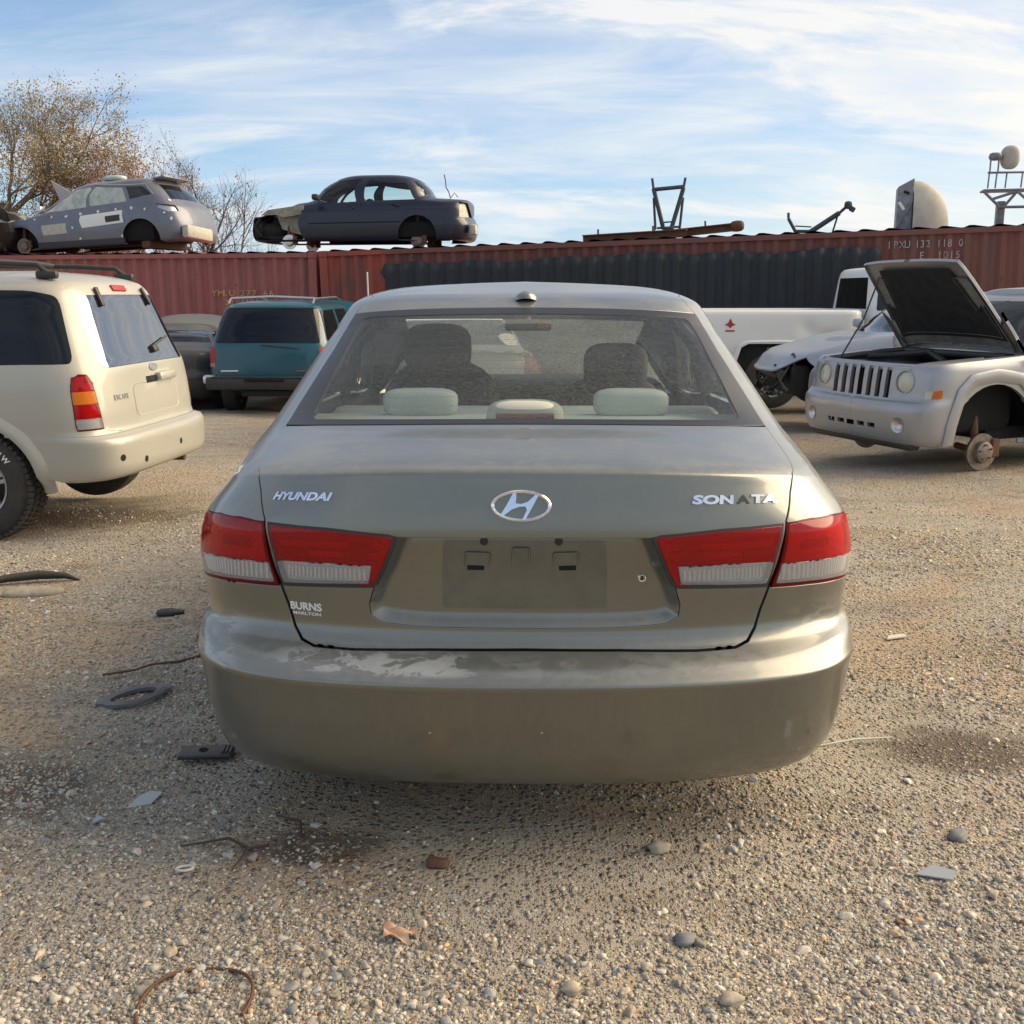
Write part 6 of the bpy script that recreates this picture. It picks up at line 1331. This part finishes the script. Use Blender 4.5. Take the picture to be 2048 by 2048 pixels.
# ---- navy sedan without wheels across the two containers
def build_navy():
    rows = sedan_rows(4.42, .86, 1.48, .93, .90, .99, .64, rear_roof=-1.10, front_roof=.46, cowl=1.02, tailbase=-1.46)
    V = Vehicle('stripped_sedan', (-3.17, 22.05, 2.23), R(83), 'navy sedan without wheels or front fender, on top of the red containers', 'car', rows, 'navy_paint', .012, (.86, .5, .75, .84, .6, .7))
    S = V.S; rt = V.root; HL = S.HL
    w1 = V.yz([(-1.20, .98), (-.98, 1.28), (-.26, 1.36), (-.20, .95)]); w2 = V.yz([(-.06, .945), (-.10, 1.365), (.30, 1.345), (.94, .93)]); fg = V.front([(-.66, 1.0), (-.52, 1.37), (.52, 1.37), (.66, 1.0)]); rg = V.rear([(-.62, 1.06), (-.50, 1.34), (.50, 1.34), (.62, 1.06)])
    fen = V.yz([(1.0, .24), (1.02, .74), (1.0, .84), (1.70, .76), (2.08, .66), (2.12, .24)]); lamp = V.yz([(-2.17, .66), (-2.12, .92), (-1.98, .93), (-2.02, .64)])
    V.body([(-1.22, .31, .37)], [w1, w2, fen, lamp], [fg, rg], sp=.07, bsp=.04)
    for s in (-1, 1):
        f = (lambda P: P) if s < 0 else mirror_pts
        for nm, p in (('rear_side_window', w1), ('front_side_window', w2)): panel(nm, S, f(p), (), 'clear_glass', rt, .1, off=-.004, flange=0)
        for y in (-.98, -.10, .96):
            bm = bmesh.new(); P = [S.at(u, v)[0]+S.normal(u, v)[0]*.001 for u, v in V.yz([(y, .28), (y-.02, .7), (y-.03, .94)])]; tube(bm, [(-s*p[0], p[1], p[2]) for p in P], .005, 4); bmobj('door_seam', bm, 'matte_black', rt)
        for y in (-.80, .05):
            u, v = V.yz([(y, .87)])[0]; m = on_skin(S, u if s < 0 else -u, v, .014); bm = bmesh.new(); b2 = bmesh.new(); bbox(b2, (0, 0, 0), (.16, .03, .02), (0, 0, 0), .008); join(bm, b2, m); bmobj('handle', bm, 'navy_paint', rt)
        bm = bmesh.new(); P = [S.at(u, v)[0]+S.normal(u, v)[0]*.006 for u, v in V.yz([(-.9, .56), (.9, .54)])]; P = [P[0]*(1-t)+P[1]*t for t in (0, .5, 1)]; tube(bm, [(-s*p[0], p[1], p[2]) for p in P], .012, 5); bmobj('side_strip', bm, 'navy_paint', rt, 60)
        panel('lamp_pocket', S, f(lamp), (), 'sticker_cream', rt, .06, off=-.05, flange=.0)
        V.box('door_mirror', (s*.94, .72, 1.02), (.16, .12, .11), 'black_plastic', .03)
        # inner wing where the front fender is gone
        bm = bmesh.new(); prism(bm, [(1.0, .30), (1.0, .88), (1.4, .80), (1.6, .72), (1.5, .45)], 'x', s*.62, s*.66); bmobj('inner_wing', bm, 'bare_fender', rt)
        bm = bmesh.new(); prism(bm, [(1.0, .72), (1.0, .89), (1.72, .80), (1.86, .70), (1.55, .71), (1.4, .66)], 'x', s*.80, s*.83); bmobj('wing_remnant', bm, 'bare_fender', rt)
        bm = bmesh.new(); cyl(bm, (s*.62, 1.32, .20), (s*.58, 1.25, .72), .05, .04); bmobj('strut', bm, 'sticker_red', rt); brake_hub(rt, (s*.72, 1.34, .20), s, r=.14, mat='chrome_dull'); brake_hub(rt, (s*.72, -1.22, .20), s, r=.14)
    V.part('windshield', fg, 'clear_glass', sp=.1, off=-.004, flange=0); V.part('rear_window', rg, 'clear_glass', sp=.1, off=-.004, flange=0)
    V.box('cabin_floor', (0, -.3, .42), (1.5, 2.6, .30), 'matte_black', .05); bm = bmesh.new(); blob(bm, (0, 1.55, .50), (.55, .32, .22), 3, .7); blob(bm, (0, 1.98, .45), (.66, .16, .24), 3, .7); blob(bm, (-.45, 1.75, .42), (.18, .3, .16), 2, .8); tube(bm, [(-.7, 1.9, .3), (-.68, 2.05, .5), (-.6, 1.95, .66)], .03, 6); tube(bm, [(-.6, 1.2, .3), (-.62, 1.7, .28), (-.5, 2.1, .34)], .035, 6); bmobj('front_core', bm, 'underside', rt, 50); V.box('dashboard', (0, .62, .86), (1.3, .3, .18), 'dark_trim', .05)
    for x in (-.36, .36):
        bm = bmesh.new(); blob(bm, (x, -.05, .80), (.22, .08, .30), 2, .6, (R(-12), 0, 0)); bmobj('front_seat', bm, 'dark_cloth', rt, 60)
    bm = bmesh.new(); tube(bm, [(-.35, -1.78, 1.02), (-.30, -1.74, 1.14), (-.36, -1.70, 1.22), (-.31, -1.68, 1.36), (-.33, -1.66, 1.46)], .010, 5); tube(bm, [(-.35, -1.78, 1.02), (-.33, -1.86, 1.12), (-.30, -1.92, 1.04)], .008, 5); bmobj('loose_wire', bm, 'dark_metal', rt)
    V.box('lamp_remnant', (-.55, -2.26, .42), (.22, .14, .20), 'sticker_cream', .05)
build_navy()

# ---- nose of a black wreck reaching in at the left
def build_black_wreck():
    root = empty('black_wreck', (-12.35, 23.4, 2.24), R(80), 'black crushed wreck end jutting in beside the slate crossover', 'wreck')
    for nm, c, s, seed in (('crushed_body', (0, -.9, .45), (.8, .9, .45), 3), ('bent_hood', (.1, -.45, 1.0), (.7, .35, .32), 5)):
        bm = bmesh.new(); bmesh.ops.create_icosphere(bm, subdivisions=4, radius=1); r2 = np.random.default_rng(seed); fr_ = r2.uniform(2, 9, (6, 3)); ph = r2.uniform(0, 6, 6)
        for v in bm.verts:
            d = sum(.06*math.sin(float(np.dot(fr_[i], v.co))+ph[i]) for i in range(6)); e = [math.copysign(abs(q)**.6, q) for q in v.co]; v.co = Vector((e[0]*s[0], e[1]*s[1], e[2]*s[2]))*(1+d)
        bmobj(nm, bm, 'charcoal_paint', root, 25, c)
    bm = bmesh.new()
    for i in range(9):
        p = rng.uniform(-1, 1, 3)*[.6, .7, .4]+[0, -.9, .7]; tube(bm, [tuple(p), tuple(p+rng.uniform(-.3, .3, 3)), tuple(p+rng.uniform(-.5, .5, 3))], .015, 5)
    o = bmobj('torn_metal', bm, 'dark_metal', root); o['kind'] = 'stuff'
build_black_wreck()

# ---- scrap on the rust-red container
def on_right(x, d): # world point on the rust-red container's roof, x along, d back from its front edge
    m = Matrix.Translation((-3.90, 21.13, -.34)) @ Matrix.Rotation(R(-14.4), 4, 'Z') @ Matrix.Rotation(R(-1.4), 4, 'Y'); return m @ Vector((x, d, 2.61))
pm('frame_steel', (.055, .075, .10), .6, .3, var=.4, vscale=12, dust=.2)
p = on_right(6.55, .9); root = empty('lift_frame', p, R(-10), 'blue-grey V-shaped steel lift frame standing on the rust-red container', 'frame')
def bar(root, name, a, b, r, mat='frame_steel', n=8):
    bm = bmesh.new(); cyl(bm, a, b, r, n=n); return bmobj(name, bm, mat, root)
for s in (-1, 1):
    bar(root, 'sloping_leg', (s*.07, 0, .18), (s*.27, 0, .90), .040); bar(root, 'upright_leg', (s*.22, .05, .18), (s*.265, .05, .74), .024); bar(root, 'top_horn', (s*.27, 0, .90), (s*.30, 0, 1.08), .024)
    bar(root, 'foot_brace', (s*.22, .05, .2), (s*.36, -.05, .02), .02)
bar(root, 'cross_head', (-.29, 0, .88), (.29, 0, .925), .036); bar(root, 'low_tie', (-.08, 0, .30), (.08, 0, .31), .014); bar(root, 'middle_tie', (-.19, .02, .2), (.2, .02, .22), .02)
bm = bmesh.new(); bbox(bm, (0, 0, .10), (.56, .34, .10), (0, 0, 0), .015); bbox(bm, (.02, 0, .17), (.2, .2, .1), (0, 0, 0), .02); bmobj('winch_base', bm, 'frame_steel', root)
for k, (x, l, z, dz, t, lab) in enumerate([(6.0, 1.9, .05, 0, 1.2, 'rusty steel beam lying lowest under the V-shaped frame'), (6.95, 1.75, .10, 0, 3.8, 'rusty steel beam tilted up to the right of the V-shaped frame')]):
    p = on_right(x, .55+.25*k); b = empty('steel_girder', p, R(-14.4), lab, 'beam', 'steel beams on the rust-red container'); b.rotation_euler = (0, R(-1.4-t), R(-14.4))
    for nm, zz, hh, dd in (('flange', z-.05, .02, .16), ('flange', z+.07, .02, .16), ('web', z+.01, .10, .02)):
        bm = bmesh.new(); bbox(bm, (0, 0, zz), (l, dd, hh)); bmobj(nm, bm, 'rust_steel', b)
    for xx in (-.35*l, .18*l): bar(b, 'lug', (xx, 0, z+.08), (xx, 0, z+.17), .018, 'rust_steel')
    if k: bm = bmesh.new(); blob(bm, (l*.5, 0, z+.02), (.13, .1, .1), 2, .7); bmobj('end_roller', bm, 'rust_steel', b, 50)
p = on_right(9.2, .8); root = empty('bent_linkage', p, R(-14.4), 'bent grey steel linkage arm lying on the rust-red container', 'scrap')
for nm, a, b, r in (('hook_arm', (-.36, 0, .02), (-.50, 0, .26), .03), ('hook_tip', (-.50, 0, .26), (-.505, 0, .36), .024), ('base_bar', (-.38, 0, .04), (-.05, 0, .03), .03), ('upper_bar', (-.38, 0, .13), (-.1, 0, .11), .012), ('long_arm', (-.12, 0, .02), (.36, 0, .34), .045), ('arm_tip', (.36, 0, .34), (.50, 0, .47), .026), ('prop_leg', (.34, 0, .32), (.26, 0, .0), .016)): bar(root, nm, a, b, r)
bm = bmesh.new(); blob(bm, (.50, 0, .47), (.07, .06, .07), 2); bbox(bm, (.57, 0, .40), (.10, .08, .09), (0, R(30), 0), .02); bmobj('pivot_head', bm, 'frame_steel', root)
# dish feed horn and reflector shell
pm('dish_shell', (.46, .44, .38), .6, var=.15, vscale=5, dust=.3); pm('galvanised', (.24, .25, .28), .5, .4, var=.35, vscale=7)
p = on_right(10.75, 1.1); root = empty('satellite_dish', p, R(-14.4), 'pale dish shell with a grey slanted box front on the rust-red container', 'dish')
bm = bmesh.new(); prism(bm, [(-.02, 0), (.24, 0), (.24, .86), (-.02, .72)], 'y', -.3, .2)
bmesh.ops.bevel(bm, geom=bm.edges[:], offset=.012, segments=1, affect='EDGES'); bmobj('box_front', bm, 'galvanised', root, None, (-.22, 0, 0))
bm = bmesh.new(); rings = []
for i in range(9):
    a = i/8*math.pi/2; r = .84*math.cos(a)**.9; x = .02+.62*math.sin(a)
    rings.append([bm.verts.new((x, .1+.42*math.cos(w)*math.cos(a)*.9-.15, max(0, r*math.sin(w)))) for w in np.linspace(0, math.pi, 18)])
for a, b in zip(rings, rings[1:]):
    for i in range(17): bm.faces.new((a[i], a[i+1], b[i+1], b[i]))
bmobj('shell', bm, 'dish_shell', root, 60)
bar(root, 'diagonal_strut', (-.22, -.32, .05), (0, -.32, .45), .014, 'galvanised'); bm = bmesh.new(); bbox(bm, (-.17, -.306, .40), (.05, .02, .16), (0, R(-35), 0), .005); bmobj('torn_flap', bm, 'white_print', root); bm = bmesh.new(); bbox(bm, (-.10, -.304, .62), (.10, .01, .04), (0, R(20), 0)); bmobj('vent_slot', bm, 'matte_black', root)
# mast-head machine at the right edge
p = on_right(12.0, 1.6); root = empty('work_platform', p, R(-14.4), 'pale railed work platform on a thick post at the right picture edge', 'platform')
bm = bmesh.new(); bbox(bm, (.28, 0, .22), (.13, .2, .50), (0, 0, 0), .01); bmobj('post', bm, 'galvanised', root)
for a, b in (((-.05, -.2, .64), (.24, -.2, .36)), ((.24, -.2, .36), (.95, -.2, .36)), ((.12, -.2, .5), (.5, -.2, .62)), ((.3, -.2, .36), (.5, -.2, .62)), ((.5, -.2, .62), (.8, -.2, .36))): bar(root, 'lattice_bar', a, b, .024, 'galvanised')
bm = bmesh.new(); bbox(bm, (.45, 0, .65), (1.0, .42, .035), (0, 0, 0), .01); bmobj('deck', bm, 'galvanised', root)
for x in (.02, .14, .30, .55, .85): bar(root, 'stanchion', (x, -.2, .68), (x+.01, -.2, .94), .014, 'galvanised')
bar(root, 'hand_rail', (.0, -.2, .94), (.95, -.2, .93), .018, 'galvanised')
for x in (.04, .17): bar(root, 'lamp_post', (x, -.15, .95), (x, -.15, 1.15), .014, 'galvanised')
bm = bmesh.new(); blob(bm, (.11, -.15, 1.21), (.11, .09, .07), 2, .7); bmobj('lamp_head', bm, 'galvanised', root, 60)
bm = bmesh.new(); blob(bm, (.36, -.05, 1.20), (.16, .12, .20), 3, .8); bmobj('drum', bm, 'dish_shell', root, 60)
# ---------------------------------------------------------------- trees beyond the containers
pm('bark', (.10, .075, .055), .9, var=.4, vscale=6); pm('grey_bark', (.19, .155, .13), .9, var=.4, vscale=6)
def leaf_mat(name, a, b):
    m = pm(name, a, .8, spec=.2, var=.6, vscale=1.1, vcol=b); return m
leaf_mat('olive_leaf', (.36, .285, .16), (.27, .225, .13)); leaf_mat('rust_leaf', (.46, .235, .16), (.40, .24, .15)); leaf_mat('bud_leaf', (.20, .14, .10), (.15, .11, .09))
def tree(name, loc, label, h, spread, seed, levels, leaf, nleaf, bark='bark', r0=.16, lsize=.07, droop=.0, start=.12):
    r_ = np.random.default_rng(seed); root = empty(name, loc, 0, label, 'tree', 'trees beyond the containers'); bm = bmesh.new(); tips = []
    def grow(p, d, l, r, lev):
        pts = [p]; rad = [r]; q = p.copy(); n = 4
        for i in range(n):
            d = (d+Vector(r_.normal(0, .13, 3))+Vector((0, 0, .05 if lev else .0))).normalized(); q = q+d*(l/n); pts.append(q.copy()); rad.append(r*(1-.45*(i+1)/n))
        tube(bm, pts, rad, 6 if lev < 2 else 3)
        if lev >= levels-2: tips.extend(pts[1:])
        if lev == levels: return
        nb = int(r_.integers(3, 6)) if lev else 7
        for k in range(nb):
            t = start+(1-start)*(k+r_.random())/nb if lev == 0 else .3+.7*(k+r_.random())/nb; i = min(n-1, int(t*n)); b = pts[i].lerp(pts[i+1], t*n-i)
            az = r_.uniform(0, 2*math.pi); side = Vector((math.cos(az), math.sin(az), 0)); side = (side-d*side.dot(d)).normalized(); sp = r_.uniform(.5, .95)*spread
            grow(b, (d*(1-.3*sp)+side*sp+Vector((0, 0, .12-droop))).normalized(), l*r_.uniform(.48, .72), rad[i]*r_.uniform(.45, .62), lev+1)
        if lev: grow(pts[-1], d, l*.6, rad[-1]*.8, lev+1)
    grow(Vector((0, 0, 0)), Vector((r_.normal(0, .05), r_.normal(0, .05), 1)).normalized(), h*.62, r0, 0)
    bmobj('trunk', bm, bark, root)
    if nleaf:
        tp = np.array([t[:] for t in tips]); i = r_.integers(0, len(tp), nleaf); c = tp[i]+r_.normal(0, .13, (nleaf, 3)); V = np.zeros((nleaf, 4, 3))
        a = r_.normal(size=(nleaf, 3)); a /= np.linalg.norm(a, axis=1)[:, None]; b = np.cross(a, r_.normal(size=(nleaf, 3))); b /= np.linalg.norm(b, axis=1)[:, None]; s = lsize*r_.uniform(.5, 1.3, nleaf)[:, None]
        V[:, 0] = c-a*s; V[:, 1] = c-b*s*.5; V[:, 2] = c+a*s; V[:, 3] = c+b*s*.5
        me = bpy.data.meshes.new('crown'); me.from_pydata(V.reshape(-1, 3).tolist(), [], (np.arange(nleaf*4).reshape(-1, 4)).tolist()); me.update(); link('crown', me, leaf, root)
    return root
tree('yellowing_tree', (-17.6, 36, -.7), 'large olive-brown tree with thinning leaves at the left picture edge', 8.2, .95, 11, 5, 'olive_leaf', 48000, 'grey_bark', .26, .040, .05, .10)
tree('yellowing_tree', (-14.4, 38, -.7), 'smaller olive tree rising behind the slate crossover roof', 5.9, 1.0, 23, 5, 'olive_leaf', 26000, 'grey_bark', .2, .038, .05, .10)
tree('rust_leaved_tree', (-13.0, 36, -.7), 'rust-orange tree just right of the olive ones', 5.4, .75, 5, 5, 'rust_leaf', 17000, 'grey_bark', .15, .038, .0, .14)
tree('bare_tree', (-8.3, 31, -.65), 'small bare twiggy tree between the two cars on the containers', 5.5, 1.05, 8, 5, 'bud_leaf', 1500, 'bark', .16, .035, 0, .2)
# ---------------------------------------------------------------- litter on the gravel
pm('blue_glass', (.33, .36, .36), .2, coat=.3); pm('orange_rag', (.58, .32, .18), .8, var=.7, vscale=60, vcol=(.62, .52, .40)); pm('bone_white', (.60, .57, .49), .6); pm('grey_plastic', (.115, .125, .135), .5, dust=.4); pm('tan_stone', (.42, .36, .27), .9, var=.3, vscale=20, bump=.3); pm('brown_root', (.085, .05, .03), .9); pm('rust_wire', (.13, .062, .03), .8)
def gput(name, bm, mat, x, y, rz, label, cat, dz=0., smooth=None, group=None, rot=(0, 0)):
    o = bmobj(name, bm, mat, None, smooth, (x, y, float(gz(x, y))+dz), (rot[0], rot[1], rz)); return tag(o, label, cat, group)
bm = bmesh.new(); n = 40; rings = []
for k in range(n):
    a = 2*math.pi*k/n; r = .072*(1+.22*math.cos(a))+.004*math.sin(3*a); w = .030 if math.sin(a) < 0 else .046
    rings.append([bm.verts.new((rr*math.cos(a)*1.15, rr*math.sin(a)*.72, z+.012*math.cos(a))) for rr, z in ((r, 0), (r, .014), (r+w*.5, .021), (r+w, .012), (r+w, 0))])
for i in range(n):
    A, B = rings[i], rings[(i+1) % n]
    for j in range(4): bm.faces.new((A[j], A[j+1], B[j+1], B[j]))
gput('plastic_bezel', bm, 'grey_plastic', -1.48, 3.79, R(24), 'grey oval plastic bezel lying on the gravel left of the sedan', 'bezel', .008, 50)
bm = bmesh.new(); blob(bm, (0, 0, .012), (.055, .03, .02), 2, .8); blob(bm, (.045, .01, .01), (.03, .02, .012), 2, .8); gput('rubber_lump', bm, 'black_plastic', -1.65, 4.76, R(8), 'small black rubber lump on the dirt left of the sedan', 'lump', 0, 40)
bm = bmesh.new(); tube(bm, [(-.30, -.10, .02), (-.16, 0, .035), (0, .045, .04), (.14, .035, .035), (.22, .02, .01)], [.012, .022, .026, .018, .006], 8); gput('rubber_strip', bm, 'rubber', -2.62, 5.55, R(6), 'curved black rubber strip near the gold SUV tyre', 'strip', 0, 60)
bm = bmesh.new(); blob(bm, (0, 0, .012), (.15, .075, .026), 3, .75); gput('flat_stone', bm, 'tan_stone', -2.50, 5.25, R(10), 'broad pale flat stone beside the curved black rubber strip', 'stone', 0, 60)
bm = bmesh.new(); tube(bm, [(-.18, -.06, .012), (-.06, -.035, .014), (.0, 0, .02), (.10, .03, .014), (.20, .075, .018), (.26, .085, .01)], .005, 5); gput('rusty_wire', bm, 'rust_wire', -1.50, 4.10, R(14), 'crooked rusty wire behind the grey oval bezel', 'wire', 0, 60)
r0 = empty('black_bracket', (-1.02, 3.22, float(gz(-1.02, 3.22))+.012), R(4), 'flat black bracket plate with a hole under the sedan bumper corner', 'bracket')
bm = bmesh.new(); b2 = bmesh.new(); bbox(b2, (0, 0, .01), (.17, .085, .016), (0, 0, 0), .006); join(bm, b2); bmobj('plate', bm, 'black_plastic', r0, 40)
bm = bmesh.new(); lathe(bm, [(.0185, .0005), (.0185, .011), (.021, .013), (.0185, .016)], 'z', 14, (-.01, 0, 0)); bmobj('bolt_hole', bm, 'matte_black', r0)
for k in range(3): bm = bmesh.new(); bbox(bm, (.055+.012*k, 0, .02), (.006, .06, .008)); bmobj('rib', bm, 'black_plastic', r0)
bm = bmesh.new(); prism(bm, [(-.05, -.04), (.02, -.04), (.055, .015), (.02, .035), (-.01, .02)], 'z', 0, .004); gput('blue_shard', bm, 'blue_glass', -1.12, 2.92, R(20), 'pale blue plastic shard left below the sedan', 'shard', .006, None, None, (R(4), R(-3)))
bm = bmesh.new(); prism(bm, [(-.02, -.012), (.02, -.012), (.012, .02)], 'z', 0, .005); gput('blue_chip', bm, 'blue_glass', -1.20, 2.77, R(50), 'tiny blue chip near the pale blue shard', 'chip', .008)
bm = bmesh.new(); tube(bm, [(.021*math.cos(a), .012*math.sin(a), .008) for a in np.linspace(0, 2*math.pi, 17)[:-1]], .004, 6, True); gput('white_ring', bm, 'bone_white', -.87, 2.51, R(12), 'small white oval ring in the foreground gravel', 'ring', .004, 60)
bm = bmesh.new(); tube(bm, [(.115*math.cos(a)*(1+.05*math.sin(2*a)), .12*math.sin(a), .008+.006*math.sin(3*a)) for a in np.linspace(-.3, 3.9, 34)], .0042, 6); gput('wire_loop', bm, 'rust_wire', -.69, 2.0, 0, 'thin dark wire loop half buried at the bottom edge', 'wire', .0, 60)
for k, (q, l) in enumerate(((0, .20), (1.2, .14), (2.4, .12), (-.8, .16))):
    bm = bmesh.new(); tube(bm, [(0, 0, .01), (l*.4*math.cos(q), l*.4*math.sin(q), .022), (l*math.cos(q+.4), l*math.sin(q+.4), .006)], [.005, .004, .002], 5); gput('dry_root', bm, 'brown_root', -.72+.04*k, 2.60+.02*k, R(150), ['longest dry brown root left of centre in the foreground gravel', 'dry root curling up beside the longest one', 'short dry root nearest the white ring', 'dry root lying across the other roots'][k], 'root', 0, 60, 'dry roots in the foreground gravel')
bm = bmesh.new(); bmesh.ops.create_grid(bm, x_segments=14, y_segments=10, size=.5)
for v in bm.verts: v.co = Vector((v.co.x*.075*(1+.2*math.sin(v.co.y*7)), v.co.y*.05, .008+.006*math.sin(v.co.x*7+v.co.y*9)+.005*math.sin(v.co.y*11-v.co.x*5)))
gput('orange_rag', bm, 'orange_rag', -.29, 2.23, R(-12), 'crumpled orange and cream scrap of cloth in the foreground', 'rag', .004, 60)
for x, y, s, mat, lab in ((-.22, 2.52, .024, 'rust_steel', 'reddish-brown stone below the sedan bumper'), (.375, 2.23, .022, 'grey_primer', 'dark grey stone with pale neighbours right of centre'), (.10, 2.05, .019, 'tan_stone', 'rounded cream stone nearest the bottom edge'), (.44, 2.02, .021, 'tan_stone', 'pale stone near the bottom right of centre'), (1.20, 2.75, .026, 'grey_primer', 'dark slab of stone at the right'), (.36, 2.62, .025, 'tan_stone', 'flat tan stone below the right bumper corner')):
    bm = bmesh.new(); bmesh.ops.create_icosphere(bm, subdivisions=3, radius=1)
    for v in bm.verts: v.co *= 1+.12*math.sin(3*v.co.x+x*9)+.10*math.sin(4*v.co.y+5*v.co.z+y*7); v.co = Vector((v.co.x*s*1.2, v.co.y*s, max(-.4, v.co.z)*s*.7))
    gput('stone', bm, mat, x, y, R(40*x), lab, 'stone', s*.25, 60, 'single larger stones')
bm = bmesh.new(); tube(bm, [(-.16, -.02, .01), (0, .01, .018), (.14, .03, .012)], [.003, .0045, .002], 6); gput('pale_stick', bm, 'bone_white', 1.10, 3.36, R(6), 'pale straight stick by the right bumper corner', 'stick', 0, 60)
bm = bmesh.new(); prism(bm, [(-.05, -.02), (.04, -.03), (.055, .01), (0, .028)], 'z', 0, .004); gput('blue_shard', bm, 'blue_glass', 1.06, 2.55, R(-10), 'pale blue-grey shard in the gravel at the right', 'shard', .008, None, None, (R(6), 0))
bm = bmesh.new(); prism(bm, [(-.06, -.012), (.05, -.02), (.06, .015), (-.02, .022)], 'z', 0, .006); gput('white_scrap', bm, 'bone_white', 1.66, 4.62, R(25), 'white plastic scrap on the dirt right of the sedan tail lamp', 'scrap', .008)
